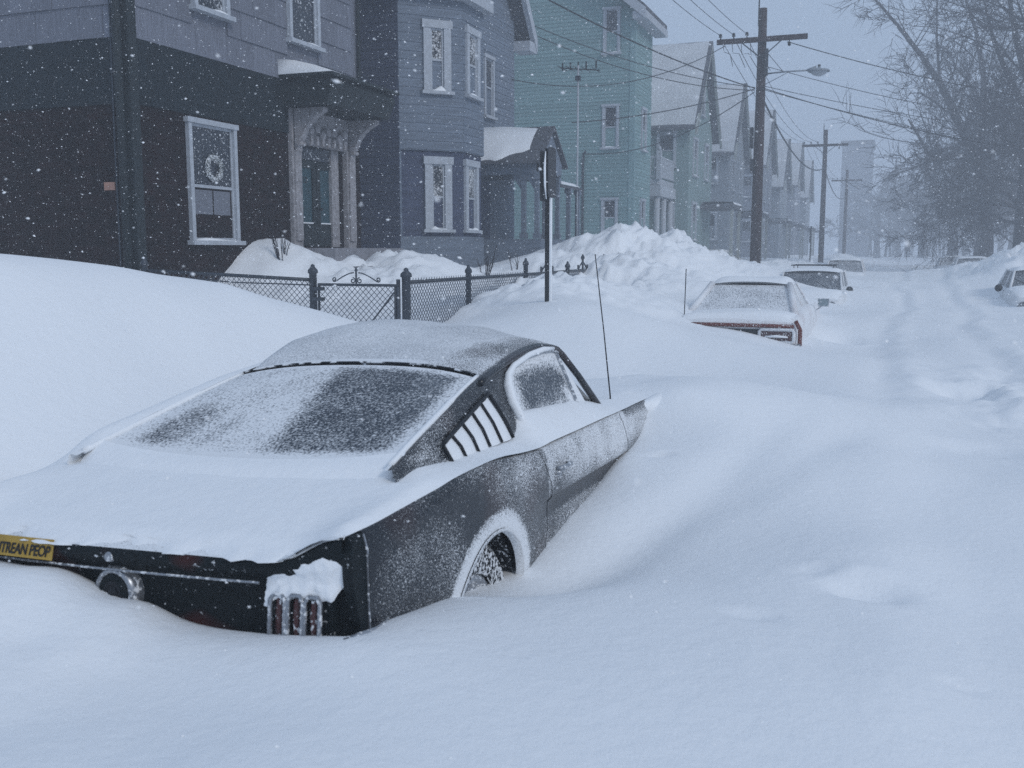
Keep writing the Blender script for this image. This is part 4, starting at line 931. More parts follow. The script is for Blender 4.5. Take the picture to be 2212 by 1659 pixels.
# --- chain-link fence and gate
def chain(a, b, z0a, z0b, z1a, z1b, pitch=.072, r_=.0046):
    """diamond mesh between two posts; z0/z1 lower and upper edges at either end"""
    m = MB(); a, b = V(a), V(b); L_ = (b-a).length; n = int(L_/pitch)
    for sg in (1, -1):
        for k in range(-40, n+40):
            x = k*pitch; pts = []
            for j in range(0, 44):
                xx = x + sg*j*pitch*.5
                if xx < 0 or xx > L_: 
                    continue
                t = xx/L_; zt = z1a + (z1b-z1a)*t; zl = z0a + (z0b-z0a)*t; zz = zt - j*pitch*.5*1.0
                if zz < zl: break
                p_ = a + (b-a)*t; pts.append((p_.x, p_.y, zz))
            if len(pts) > 1: m.tube([pts[0], pts[-1]], r_, 3, False)
    return m
PT = dict(corner=V((-5.12, 10.20, 0)), gate=V((-6.34, 10.20, 0)), house=V((-8.72, 10.12, 0)))
ZR = 1.385
def fpost(parent, p, top, r_=.038, z0=.3, name='post'):
    m = MB(); m.lathe((p.x, p.y, z0), (0, 0, 1), [(0, r_), (top-z0, r_), (top-z0+.01, r_*1.35), (top-z0+.045, r_*1.25), (top-z0+.075, r_*.6), (top-z0+.10, r_*.5), (top-z0+.115, 0)], 12)
    return put(m, name, M_['metal'], parent, True)
f1 = root('chain_link_fence', (-7.5, 10.0, .8), "snow-edged chain-link fence between the corner house and the gate", "fence")
fpost(f1, PT['gate'], 1.475, .045); fpost(f1, PT['house'], 1.56, .035)
put(MB().tube([(-6.34, 10.20, 1.40), (-8.72, 10.12, 1.50)], .021, 8), 'top_rail', M_['metal'], f1, True)
put(MB().tube([(-6.34, 10.20, 1.34), (-7.4, 10.17, 1.36), (-8.72, 10.12, 1.44)], .008, 5), 'tension_wire', M_['metal'], f1)
put(chain((-6.38, 10.20), (-8.70, 10.12), .75, .75, 1.39, 1.49), 'wire_mesh', M_['mesh'], f1)
gt = root('garden_gate', (-5.73, 10.0, .8), "chain-link garden gate with scrolled iron crest and diagonal brace", "gate")
gy = 10.16
fr_ = MB(); fr_.tube([(-6.24, gy, .70), (-6.24, gy, 1.35), (-5.24, gy, 1.35), (-5.24, gy, .70)], .019, 8); put(fr_, 'gate_frame', M_['metal'], gt, True)
put(MB().tube([(-5.25, gy-.01, 1.27), (-5.72, gy-.01, .72)], .010, 6), 'brace', M_['metal'], gt)
put(MB().tube([(-5.20, gy, .6), (-5.20, gy, 1.42)], .024, 8), 'hinge_stile', M_['metal'], gt, True)
put(chain((-6.23, gy), (-5.25, gy), .62, .62, 1.34, 1.34), 'wire_mesh', M_['mesh'], gt)
def spiral(cx, cz, r0, turns, sg, a0):
    return [(cx + sg*r0*(1-.75*t)*math.cos(a0+turns*2*math.pi*t), gy, cz + r0*(1-.75*t)*math.sin(a0+turns*2*math.pi*t)) for t in np.linspace(0, 1, 26)]
for sg in (-1, 1):
    arm = [(-5.74 + sg*.03, gy, 1.49)] + [(-5.74 + sg*(.05 + .22*t), gy, 1.49 - .10*t**1.4) for t in np.linspace(0.1, 1, 8)] + spiral(-5.74 + sg*.285, 1.412, .028, 1.1, sg, -1.2)
    put(MB().tube(arm, .0075, 5), 'scroll', M_['metal'], gt); put(MB().tube(spiral(-5.74 + sg*.045, 1.40, .035, 1.2, sg, 1.6), .0075, 5), 'scroll', M_['metal'], gt)
put(MB().tube([(-5.74, gy, 1.35), (-5.74, gy, 1.52)], .011, 6).lathe((-5.74, gy, 1.50), (0, 0, 1), [(0, .0), (.015, .022), (.035, .012), (.06, 0)], 8), 'finial', M_['metal'], gt)
for z_ in (1.18, 1.30): put(MB().box(-6.31, -6.18, gy-.035, gy+.035, z_-.02, z_+.02), 'latch', M_['metal'], gt)
f2 = root('chain_link_fence', (-5.12, 14.5, .8), "long chain-link fence along the pavement with spear-topped rail, from the gate to the ploughed heap", "fence")
fpost(f2, PT['corner'], 1.44, .05)
ys = [12.0, 14.2, 16.3, 18.2]; zr = [1.385, 1.375, 1.37, 1.38]
for y in ys: fpost(f2, V((-5.12, y, 0)), 1.45 if y != 14.2 else 1.52, .036)
put(MB().tube([(-5.12, 10.20, 1.385), (-5.12, 14.2, 1.385), (-5.12, 19.2, 1.40)], .022, 8), 'top_rail', M_['metal'], f2, True)
put(chain((-5.12, 10.24), (-5.12, 14.2), .75, .85, 1.375, 1.375), 'wire_mesh', M_['mesh'], f2); put(chain((-5.12, 14.2), (-5.12, 18.6), .9, 1.1, 1.375, 1.395), 'wire_mesh', M_['mesh'], f2)
k = MB()
for y in np.arange(10.3, 14.1, .072): k.tube([(-5.12, y, 1.38), (-5.12, y+.012, 1.43)], .005, 3)
put(k, 'wire_ends', M_['mesh'], f2)["kind"] = "stuff"
for y in (15.2, 17.2, 18.6):
    c = MB(); c.tube([(-5.12, y, 1.38), (-5.12, y, 1.62)], .018, 6); c.lathe((-5.12, y, 1.58), (0, 0, 1), [(0, .018), (.02, .035), (.05, .035), (.09, .01), (.10, 0)], 8); c.tube([(-5.12, y-.26, 1.42), (-5.12, y, 1.55)], .014, 5); c.tube([(-5.12, y+.26, 1.42), (-5.12, y, 1.55)], .014, 5)
    for dy in (-.30, -.26, .26, .30): c.tube([(-5.12, y+dy, 1.38), (-5.12, y+dy, 1.49)], .013, 5)
    put(c, 'spear_finial', M_['metal'], f2)
# bare shrub stems and a broom-like stick in the yard
for (x, y, h_, n_, lab) in ((-6.35, 15.6, .5, 9, "bare brown shrub twigs poking from snow behind the fence"), (-6.4, 17.2, .45, 3, "few thin bare stems poking from snow below the porch"), (-8.3, 12.55, .45, 10, "dry grassy stalks leaning on the heap beside the brick wall")):
    m = MB(); z0_ = ground(x, y) - .1
    for q in range(n_):
        a = random.uniform(0, 6.28); l_ = random.uniform(.5, 1.0)*(h_+.1); p0 = V((x + .05*math.cos(a), y + .05*math.sin(a), z0_)); p1 = p0 + V((.28*l_*math.cos(a), .28*l_*math.sin(a), l_)); m.tube([p0, (p0+p1)/2 + V((random.uniform(-.03, .03), 0, .02)), p1], [.010, .007, .003], 4)
        for r_ in range(2): b_ = p0 + (p1-p0)*random.uniform(.4, .8); m.tube([b_, b_ + V((random.uniform(-.12, .12), random.uniform(-.12, .12), .14))], [.005, .002], 3)
    tag(put(m, 'shrub', M_['bark'], None), lab, "shrub")

# --- street sign seen edge-on
sg_ = root('street_sign', (-3.8, 11.3, .8), "steel sign post carrying two signs seen edge-on, snow on its windward edge", "sign")
put(MB().obox((-3.83, 11.29, .5), (.055, 0, 0), (0, .05, 0), (0, 0, 2.43)), 'post', M_['iron'], sg_)
put(MB().obox((-3.775, 11.292, .9), (.020, 0, 0), (0, .044, 0), (0, 0, 2.0)), 'post_snow', SNOWF, sg_)
def plate(c, half_w, z0, z1, ang, m_, name):
    d = V((math.sin(ang), math.cos(ang), 0)); n = V((d.y, -d.x, 0)); m = MB(); r_ = .05; pts = []
    for cx, cz, a0 in ((half_w-r_, z0+r_, -90), (half_w-r_, z1-r_, 0), (-half_w+r_, z1-r_, 90), (-half_w+r_, z0+r_, 180)):
        for q in range(5): a = R(a0 + q*22.5); pts.append(c + d*(cx + r_*math.cos(a)) + V((0, 0, cz + r_*math.sin(a))))
    m.prism(pts, n*.006); return put(m, name, m_, sg_)
plate(V((-3.86, 11.31, 0)), .15, 2.32, 2.90, R(-2), M_['sign'], 'sign_plate'); plate(V((-3.755, 11.31, 0)), .15, 2.36, 2.94, R(-1), M_['sign'], 'sign_plate')
g = [[(-3.80 + dx, 11.12 + .10*math.sin(t*3.14), 2.36 + .52*t) for dx in (-.03, .0, .028)] for t in np.linspace(0, 1, 8)]
m = MB(); m.tube([(-3.785, 11.20, 2.34), (-3.785, 11.15, 2.5), (-3.785, 11.14, 2.7), (-3.785, 11.17, 2.88)], [.006, .013, .014, .006], 8); put(m, 'plate_snow', SNOWF, sg_, True)
s2 = root('street_sign', (-3.7, 52, .8), "small far sign post with one narrow plate, beyond the near utility pole", "sign")
put(MB().box(-3.73, -3.67, 51.97, 52.03, .6, 2.9), 'post', M_['iron'], s2); put(MB().box(-3.76, -3.75, 51.75, 52.25, 2.1, 2.85), 'sign_plate', M_['sign'], s2)

# --- utility poles and wires
def upole(x, y, zg, top, label, lamp=False, arms=True, tops=True):
    p = root('utility_pole', (x, y, zg), label, "utility pole", "utility poles along the pavement")
    put(MB().tube([(x, y, zg-.8), (x, y, (zg+top)/2), (x, y, top)], [.165, .145, .115], 14), 'shaft', M_['wood'], p, True)
    put(MB().tube([(x-.11, y-.06, top-.5), (x-.11, y-.06, top+.35)], .022, 6), 'ground_rod', M_['wire'], p)
    za = top - .90
    put(MB().box(x-1.28, x+1.28, y-.20, y-.10, za-.06, za+.08), 'crossarm', M_['wood'], p)
    b = MB(); b.tube([(x-.55, y-.16, za-.06), (x-.02, y-.15, za-.5)], .018, 5); put(b, 'brace', M_['metal'], p); b = MB(); b.tube([(x+.55, y-.16, za-.06), (x+.02, y-.15, za-.5)], .018, 5); put(b, 'brace', M_['metal'], p)
    for dx, s in ((-1.18, 1), (-.80, 1), (-.42, 1), (.78, -1)):
        m = MB(); m.lathe((x+dx, y-.15, za + (.08 if s > 0 else -.06)), (0, 0, s), [(0, .014), (.06, .014), (.065, .05), (.09, .055), (.10, .035), (.13, .048), (.16, .03), (.17, 0)], 10); put(m, 'insulator', M_['iron'], p, True)
    if lamp:
        zl = za - .95
        put(MB().tube([(x+.1, y-.05, zl), (x+.7, y-.05, zl+.03), (x+1.35, y-.05, zl+.03)], .024, 8).tube([(x+.08, y-.05, zl-.32), (x+.75, y-.05, zl)], .012, 5), 'lamp_arm', M_['lampm'], p, True)
        lm_ = MB(); c_ = x+1.62; lm_.lathe((c_, y-.05, zl+.13), (0, 0, -1), [(0, .03), (.06, .05), (.07, .10), (.10, .26), (.14, .30), (.155, .30)], 18); lm_.tube([(x+1.3, y-.05, zl+.02), (x+1.55, y-.05, zl+.05)], [.05, .10], 8)
        lh = put(lm_, 'lamp_head', M_['lampm'], p, True)
        MB().lathe((c_, y-.05, zl-.02), (0, 0, -1), [(0, .24), (.06, .20), (.12, .10), (.135, 0)], 16).build('lamp_globe', mat('lamp_globe_glass', (.30, .33, .36), .2, .1), lh, True)
        MB().lathe((c_, y-.05, zl+.11), (0, 0, 1), [(0, .04), (.06, .04), (.06, 0)], 8).build('photocell', M_['iron'], lh)
        for (dx, z0_, z1_, w_) in ((-.19, 4.7, 5.3, .10), (.16, 6.75, 7.5, .09), (-.17, 4.0, 4.4, .08)): put(MB().box(x+dx-w_/2, x+dx+w_/2, y-.24, y-.12, z0_, z1_), 'junction_box', M_['wire'], p)
        for k in range(5):
            x0_ = x - 1.1 + k*.26; z0_ = za - .1; put(MB().tube([(x0_, y-.17, z0_+.05), (x0_+.04, y-.2, z0_-.18-.05*k), (x0_+.22, y-.2, z0_-.26), (x0_+.30+.1*k, y-.17, z0_-.6-.06*k)], .009, 4), 'jumper_wire', M_['wire'], p)
    return p
upole(-3.75, 30.6, 1.2, 8.67, "weathered wooden utility pole carrying the street lamp and crossarm", True)
upole(-3.8, 62.0, 1.1, 8.68, "utility pole with crossarm but no lamp, next one beyond the lamp pole")
upole(-3.8, 93.5, 1.1, 8.68, "faint utility pole with crossarm, farthest of the three")
def wire(a, b, sag, label, r_=.011, n=18, group="overhead wires"):
    a, b = V(a), V(b); pts = [a + (b-a)*t - V((0, 0, 4*sag*t*(1-t))) for t in np.linspace(0, 1, n)]
    tag(put(MB().tube(pts, r_, 5), 'overhead_wire', M_['wire'], None), label, "wire", group)
PX1, PY1_ = -3.8, 30.45
wire((PX1-.1, PY1_, 6.42), (-8.88, 15.5, 7.9), .35, "thick service cable sagging from the lamp pole to the corner house's upper wall", .017)
wire((PX1-1.0, PY1_, 7.66), (-9.1, 24.15, 6.0), .55, "wire from the crossarm's end dipping to the grey house past the aerial mast", .012)
wire((PX1-.1, PY1_, 6.44), (-9.0, 24.4, 7.5), .25, "upper of two wires from the lamp pole to the grey house's eave", .012); wire((PX1-.1, PY1_, 6.36), (-9.0, 24.45, 7.3), .35, "lower of two wires from the lamp pole to the grey house's eave", .012)
wire((PX1-.1, PY1_, 6.40), (-7.45, 24.0, 4.85), .15, "service cable from the lamp pole down to the grey house's porch corner", .014)
wire((PX1-.1, PY1_, 6.32), (-9.6, 32.4, 4.9), .5, "service cable from the lamp pole to the green house's conduit", .014)
for dx, nm_ in ((-1.18, "outermost"), (-.80, "second"), (-.42, "third")):
    wire((PX1+dx, PY1_, 8.0), (PX1+dx, 61.85, 8.0), .7, "thin line on the %s left crossarm insulators between the lamp pole and the next pole" % nm_, .010); wire((PX1+dx, 61.85, 8.0), (PX1+dx, 93.35, 8.0), .7, "thin line on the %s left crossarm insulators between the two far poles" % nm_, .010)
    wire((PX1+dx, PY1_, 8.0), (PX1+dx, -3.0, 8.0), .8, "thin line on the %s left crossarm insulator running overhead past the near houses" % nm_, .008, 24)
wire((PX1, PY1_, 6.4), (PX1, 61.9, 6.5), .9, "thick cable hung below the crossarms from the lamp pole to the next pole", .03); wire((PX1, 61.9, 6.5), (PX1, 93.4, 6.5), .9, "thick cable hung below the crossarms between the two far poles", .03)
for i, (z0_, e, sg, nm_) in enumerate(((7.66, (10, 38.5, 6.0), .45, "topmost"), (7.05, (10, 38.6, 5.4), .5, "second"), (6.48, (10, 40, 5.2), .35, "third"), (6.42, (10, 39, 4.5), .55, "fourth"), (6.38, (10, 41, 4.7), .45, "lowest"))):
    wire((PX1 + (.78 if i == 0 else .1), PY1_, z0_), e, sg, "%s of the wires crossing the street from the lamp pole into the bare trees" % nm_, .014 if i in (0, 3) else .010, 24)

# ---------------------------------------------------------------- other parked cars (local: x right, y forward from the tail, z up)
def parked_car(name, loc, rz, label, paint, L_=4.7, W_=.87, belt=.86, roofz=1.32, ws=(3.15, 2.72), bl=(.75, 1.35), hood=.84, deck=.84, frost=.75, gfrost=.55, wagon=False, group="cars snowed in along the kerbs", snow=True, extra=None, roofw=.58, grp=True):
    t = empty(name, loc, rz, label, "car", group if grp else None)
    zt = spl((0, deck-.10), (.06, deck-.02), (.3, deck), (bl[0], belt), (ws[0], belt+.02), (ws[0]+.5, hood+.03), (L_-.25, hood-.04), (L_, hood-.16)); wt = spl((0, W_*.93), (.4, W_*.98), (1.5, W_), (L_-1.2, W_*.99), (L_-.3, W_*.95), (L_, W_*.86))
    st = np.concatenate([[0, .03, .1], np.linspace(.25, L_-.25, 22), [L_-.08, L_]]); sec = []
    for s in st:
        a, z = float(wt(s)), float(zt(s)); half = [(a*.86, .20), (a*.95, .32), (a*.99, .48), (a, .62), (a*.985, z-.10), (a*.96, z-.03), (a*.90, z), (a*.5, z+.018), (0, z+.025)]
        sec.append([(u, s, q) for u, q in half] + [(-u, s, q) for u, q in half[-2::-1]])
    b = MB(); b.grid(sec); n = len(sec[0]); b.f.append(tuple(range(n))); b.f.append(tuple((len(sec)-1)*n + i for i in range(n))[::-1])
    b.build('body', frosty(name+'_paint', paint, .35, 120, frost, .35, contrast=2.2, low=.35, lowscale=2.2), t, True)
    gm = frosty(name+'_glass', (.035, .045, .06), .2, 60, gfrost, .5, contrast=1.8, low=.3, lowscale=3)
    pm = t.children[0].data.materials[0]
    # greenhouse
    rs0, rs1 = bl[1], ws[1]; bw, rw = W_*.84, roofw
    rg_ = [[(x*rw*(1-.04*abs(v-.5)), rs0 + (rs1-rs0)*v + (-.05 if v == 1 else .05 if v == 0 else 0)*abs(x), roofz - .045*abs(x)**2.5 - (.03 if v in (0, 1) else 0)) for x in np.linspace(-1, 1, 13)] for v in (0, .06, .3, .6, .94, 1)]
    MB().grid(rg_, flip=True).build('roof', pm, t, True)
    def quad(a, b_, c, d, nm, m_, nrm=.0):
        a, b_, c, d = map(V, (a, b_, c, d)); g = [[tuple((a*(1-x)+b_*x)*(1-y) + (d*(1-x)+c*x)*y) for x in np.linspace(0, 1, 5)] for y in np.linspace(0, 1, 4)]
        return MB().grid(g).build(nm, m_, t, True)
    quad((-bw, ws[0]-.06, belt+.01), (bw, ws[0]-.06, belt+.01), (rw*.98, rs1-.01, roofz-.06), (-rw*.98, rs1-.01, roofz-.06), 'windscreen', gm)
    quad((-bw, bl[0], belt), (bw, bl[0], belt), (rw*.98, rs0+.01, roofz-.06), (-rw*.98, rs0+.01, roofz-.06), 'rear_window', gm)
    mid = (ws[0]+bl[0])/2 + .1
    for sg in (1, -1):
        zr_ = roofz-.075
        wins = [(mid+.03, ws[0]-.16, mid+.03, rs1-.04), (bl[0]+.25 if not wagon else mid-1.0, mid-.05, rs0+.06 if not wagon else mid-1.0, mid-.05)]
        if wagon: wins.append((bl[0]+.12, mid-1.08, rs0+.02, mid-1.08))
        for s0, s1, s2, s3 in wins: quad((sg*(bw+.004), s0, belt+.005), (sg*(bw+.004), s1, belt+.005), (sg*(rw+.008), s3, zr_), (sg*(rw+.008), s2, zr_), 'side_window', gm)
        MB().tube([(sg*bw, ws[0]-.05, belt), (sg*rw, rs1, roofz-.05)], .028, 6).build('pillar', pm, t, True); MB().tube([(sg*bw, bl[0], belt), (sg*rw, rs0, roofz-.05)], .05, 6).build('pillar', pm, t, True)
        MB().tube([(sg*bw, mid-.01, belt), (sg*rw, mid-.01, roofz-.06)], .025, 6).build('pillar', pm, t, True); MB().tube([(sg*rw, rs0, roofz-.055), (sg*rw, rs1, roofz-.055)], .022, 6).build('roof_rail', pm, t, True)
        for fs in (L_*.22, L_*.81):
            wh = empty('wheel'); wh.parent = t; wh.location = (sg*W_*.86, fs, .31); MB().lathe((-.08, 0, 0), (1, 0, 0), [(0, .18), (0, .28), (.03, .31), (.13, .31), (.16, .28), (.16, .18)], 22).build('tyre', RUBBER, wh, True); MB().lathe((sg*.05, 0, 0), (sg, 0, 0), [(0, .18), (.02, .17), (.03, 0)], 18).build('rim', CHROME, wh, True)
    if extra: extra(t, pm, gm, wt, zt)
    if snow:
        m = MB()
        def slab(s0, s1, wf, zf, th):
            g = []
            for y in np.linspace(0, 1, 14):
                s = s0+(s1-s0)*y; r_ = []
                for x in np.linspace(-1, 1, 17):
                    e = min(1, 7*y, 7*(1-y), 5*(1-abs(x)))**.6; r_.append((x*wf(s), s, zf(s, x) - .01 + th*e*(1 + .25*math.sin(x*3.1 + s*2))))
                g.append(r_)
            m.grid(g, flip=True)
        slab(.02, bl[0]+.08, lambda s: float(wt(s))*.95, lambda s, x: float(zt(s)) - .02*abs(x)**3, .07); slab(ws[0]-.15, L_-.02, lambda s: float(wt(s))*.95, lambda s, x: float(zt(s)) - .02*abs(x)**3, .08)
        slab(rs0-.02, rs1+.03, lambda s: rw*1.02, lambda s, x: roofz - .045*abs(x)**2.5, .07)
        o = m.build('car_snow_cover', SNOW, None, True); o.matrix_world = Matrix.Translation(V(loc)) @ Matrix.Rotation(rz, 4, 'Z')
        tag(o, "snow lying on roof, bonnet and boot of the " + label.split(',')[0].split(' with ')[0], "snow", kind="stuff")
    return t
def red_extra(t, pm, gm, wt, zt):
    # recessed black tail panel, red lip, rectangular chrome-ringed lamps
    MB().box(-.74, .74, -.012, .02, .50, .70).build('tail_panel', DARKC, t)
    RED = frosty('bare_red_paint', (.13, .030, .022), .4, 60, .20, .2); MB().tube([(-.78, -.01, .745), (-.4, -.03, .75), (.4, -.03, .75), (.78, -.01, .745)], .026, 8).build('tail_lip', RED, t, True)
    for sg in (1, -1):
        lp = empty('tail_lamp'); lp.parent = t; lp.location = (sg*.56, -.03, .615)
        MB().tube([(-.20, 0, -.085), (-.225, 0, -.06), (-.225, 0, .06), (-.20, 0, .085), (.20, 0, .085), (.225, 0, .06), (.225, 0, -.06), (.20, 0, -.085), (-.20, 0, -.085)], .024, 6).build('bezel', frosty('bright_bezel', (.55, .57, .6), .3, 50, .5), lp, True)
        MB().box(-.20, .20, -.004, .015, -.065, .065).build('lens', LENS, lp); MB().tube([(-.15, -.02, -.012), (0, -.03, .0), (.15, -.02, -.012)], [.012, .020, .012], 6).build('lens_snow', SNOWF, lp, True)
        MB().tube([(sg*.80, 0, .82), (sg*.86, .02, .70), (sg*.86, .03, .5), (sg*.84, .03, .4)], .03, 6).build('quarter_end', RED, t, True)
    MB().tube([(-.87, .0, .47), (-.6, -.09, .46), (0, -.11, .46), (.6, -.09, .46), (.87, .0, .47)], .05, 8).build('bumper', CHROME, t, True)
    mr = empty('door_mirror'); mr.parent = t; mr.location = (.98, 2.85, .93)
    MB().box(-.085, .085, .0, .06, -.062, .062).build('mirror_shell', CHROME, mr); MB().box(-.072, .072, -.006, -.001, -.05, .05).build('mirror_glass', frosty('mirror_face', (.22, .28, .31), .2, 20, .25), mr); MB().tube([(-.10, .03, -.12), (-.02, .03, -.05)], .012, 6).build('mirror_stem', CHROME, mr)
    MB().tube([(-.74, .25, .80), (-.73, .26, 1.50)], .007, 5).build('antenna', DARKC, t)
parked_car('red_coupe', (-1.93, 13.75, -.01), R(0), "snow-buried red coupe with rectangular chrome-ringed tail lamp and door mirror", (.22, .045, .030), L_=4.75, belt=.87, roofz=1.30, ws=(3.1, 2.55), bl=(.65, 1.55), deck=.84, frost=.86, gfrost=.72, extra=red_extra, roofw=.57)
def front_extra(t, pm, gm, wt, zt):
    L0 = 4.8
    MB().box(-.62, .62, L0-.02, L0+.02, .42, .66).build('grille', DARKC, t)
    for sg in (1, -1):
        hl = empty('headlamp'); hl.parent = t; hl.location = (sg*.62, L0-.02, .60)
        MB().lathe((0, 0, 0), (0, 1, 0), [(0, .11), (.05, .11), (.06, .095), (.03, .09)], 20).build('lamp_ring', CHROME, hl, True); MB().lathe((0, .02, 0), (0, 1, 0), [(0, .09), (.02, .07), (.03, 0)], 18).build('lamp_lens', frosty('headlamp_glass', (.12, .14, .16), .2, 40, .35), hl, True)
        mr = empty('door_mirror'); mr.parent = t; mr.location = (sg*.95, 3.1, .93)
        MB().lathe((0, 0, 0), (0, 1, 0), [(-.01, 0), (0, .085), (.05, .07), (.09, .02), (.09, 0)], 14).build('mirror_shell', DARKC, mr, True); MB().tube([(-sg*.13, 0, -.06), (0, .03, -.02)], .012, 5).build('mirror_stem', CHROME, mr)
    MB().tube([(-.85, L0-.1, .45), (-.6, L0+.07, .45), (0, L0+.10, .45), (.6, L0+.07, .45), (.85, L0-.1, .45)], .06, 8).build('bumper', CHROME, t, True)
    MB().tube([(-.5, 3.25, .92), (-.1, 2.98, 1.14)], .009, 4).build('wiper', DARKC, t); MB().tube([(.2, 3.25, .92), (.6, 2.98, 1.13)], .009, 4).build('wiper', DARKC, t)
def wagon_extra(t, pm, gm, wt, zt):
    front_extra(t, pm, gm, wt, zt)
    rk = MB()
    for y in (1.0, 2.2): rk.tube([(-.55, y, 1.52), (.55, y, 1.52)], .014, 5); [rk.tube([(x, y, 1.38), (x, y, 1.52)], .012, 4) for x in (-.5, .5)]
    for x in (-.55, .55): rk.tube([(x, .8, 1.52), (x, 2.4, 1.52)], .014, 5)
    rk.build('roof_rack', DARKC, t)
# facing us: local forward is -Y
parked_car('station_wagon', (-1.85, 29.6, -.17), R(180), "pale station wagon with roof rack and dark windscreen, facing the red coupe's nose", (.22, .24, .27), L_=4.8, W_=.93, belt=.88, roofz=1.40, ws=(3.35, 2.75), bl=(.15, .45), hood=.88, deck=.88, frost=.75, gfrost=.22, wagon=True, extra=wagon_extra, roofw=.70)
parked_car('sedan_car', (3.32, 28.4, -.04), R(180), "pale sedan across the street with round headlamp, facing us", (.25, .27, .29), L_=4.8, belt=.90, roofz=1.36, ws=(3.3, 2.7), bl=(.8, 1.3), hood=.90, frost=.80, gfrost=.22, extra=front_extra, roofw=.60)
parked_car('buried_sedan', (-1.6, 43.5, .0), R(180), "buried sedan with reddish trim behind the station wagon", (.20, .09, .08), L_=4.6, frost=.80, gfrost=.40, roofz=1.38, snow=True)
parked_car('buried_sedan', (3.2, 47.5, .05), R(180), "dark-windowed buried sedan just beyond the snow bank across the street", (.12, .12, .14), frost=.8, gfrost=.35, roofz=1.38)
parked_car('buried_sedan', (3.0, 57.0, .05), R(180), "second buried sedan beyond the snow bank across the street", (.14, .12, .12), frost=.85, gfrost=.5, roofz=1.36)
parked_car('buried_sedan', (-5.6, 47.0, .30), R(90), "buried sedan standing crossways in the yard behind the lamp pole", (.10, .12, .14), frost=.8, gfrost=.45, roofz=1.40)

# ---------------------------------------------------------------- bare trees
def tube_seg(m, a, b, r0, r1, n):
    m.tube([a, b], [r0, r1], n, False)
def grow(big, fine, p, d, length, r_, depth, rnd, droop=0.0, spread=.6, fineness=1.0):
    """a limb of a few bent segments that throws side branches"""
    nseg = 4 if depth > 2 else 3; pts = [p]; rs = [r_]; q = V(p); dd = V(d)
    for i in range(nseg):
        dd = (dd + V((rnd.gauss(0, .16), rnd.gauss(0, .16), rnd.gauss(0, .12) - droop))).normalized(); q = q + dd*(length/nseg); pts.append(q.copy()); rs.append(r_*(1 - .62*(i+1)/nseg))
    (big if r_ > .035 else fine).tube(pts, rs, 7 if r_ > .1 else 4 if r_ > .03 else 3, False)
    if depth <= 0: return
    nb = rnd.randint(4, 6) if depth > 1 else rnd.randint(5, 7)
    for k in range(nb):
        t = rnd.uniform(.25, 1.0) if k else 1.0; i = min(nseg-1, int(t*nseg)); f = t*nseg - i; bp = pts[i].lerp(pts[i+1], min(1, f)); br = rs[i]*(1-f) + rs[i+1]*f
        ax = (pts[i+1]-pts[i]).normalized(); side = ax.cross(V((rnd.gauss(0, 1), rnd.gauss(0, 1), rnd.gauss(0, 1)))).normalized()
        nd = (ax*(1.0) + side*rnd.uniform(spread*.7, spread*1.7) + V((0, 0, .12 - droop))).normalized()
        grow(big, fine, bp, nd, length*rnd.uniform(.42, .70), max(.0095*fineness, br*rnd.uniform(.50, .72)), depth-1, rnd, droop, spread, fineness)
def tree(x, y, label, limbs=None, h=15, r_=.42, seed=1, droop=.02, levels=4, spread=.6, nlimb=6, fineness=1.0, trunk_h=None):
    rnd = random.Random(seed); z0 = ground(x, y); t = root('bare_tree', (x, y, z0), label, "tree", "bare trees across the street")
    tr_, fi = MB(), MB(); big = MB()
    th_ = trunk_h or h*.35
    if limbs is None:
        pts = [V((x, y, z0-.4)), V((x+rnd.gauss(0, .1), y, z0+th_*.5)), V((x+rnd.gauss(0, .2), y+rnd.gauss(0, .2), z0+th_)), V((x+rnd.gauss(0, .4), y, z0+h*.68)), V((x+rnd.gauss(0, .6), y, z0+h))]
        tr_.tube(pts, [r_*1.25, r_*.9, r_*.75, r_*.35, r_*.08], 12, False)
        for k in range(nlimb):
            f = .25 + .7*k/nlimb; tt = f*4; i = min(3, int(tt)); bp = pts[i].lerp(pts[i+1], tt-i); a = rnd.uniform(0, 6.28)
            if bp.z < z0 + th_*.55: bp = pts[2]
            grow(big, fi, bp, V((math.cos(a), math.sin(a), rnd.uniform(.35, .9))).normalized(), h*rnd.uniform(.28, .42)*(1.15-f*.5), r_*.5*(1.1-f*.6), levels-1, rnd, droop, spread, fineness)
    else:
        for j, (pts, r0, r1) in enumerate(limbs):
            pts = [V(p_) for p_ in pts]; m = len(pts); rs = [r0 + (r1-r0)*i/(m-1) for i in range(m)]
            (tr_ if j == 0 else big).tube(pts, rs, 10 if r0 > .15 else 6, False)
            for i in range(1 if j else 2, m):
                for k in range(3 if r0 < .2 else 2):
                    ax = (pts[i]-pts[i-1]).normalized(); bp = pts[i-1].lerp(pts[i], rnd.uniform(.2, 1)); side = ax.cross(V((rnd.gauss(0, 1), rnd.gauss(0, 1), rnd.gauss(0, 1)))).normalized()
                    grow(big, fi, bp, (ax*.7 + side*.8 + V((0, 0, .15))).normalized(), rnd.uniform(2.6, 4.2), max(.03, rs[i]*.42), levels-2, rnd, droop, spread, fineness)
    bk_ = M_['bark'] if y < 70 else M_['hazy_bark']; put(tr_, 'trunk', bk_, t, True); put(big, 'limbs', bk_, t, True); put(fi, 'twigs', bk_, t); t.children[-1]['kind'] = 'stuff'; t.children[-2]['kind'] = 'stuff'
    return t
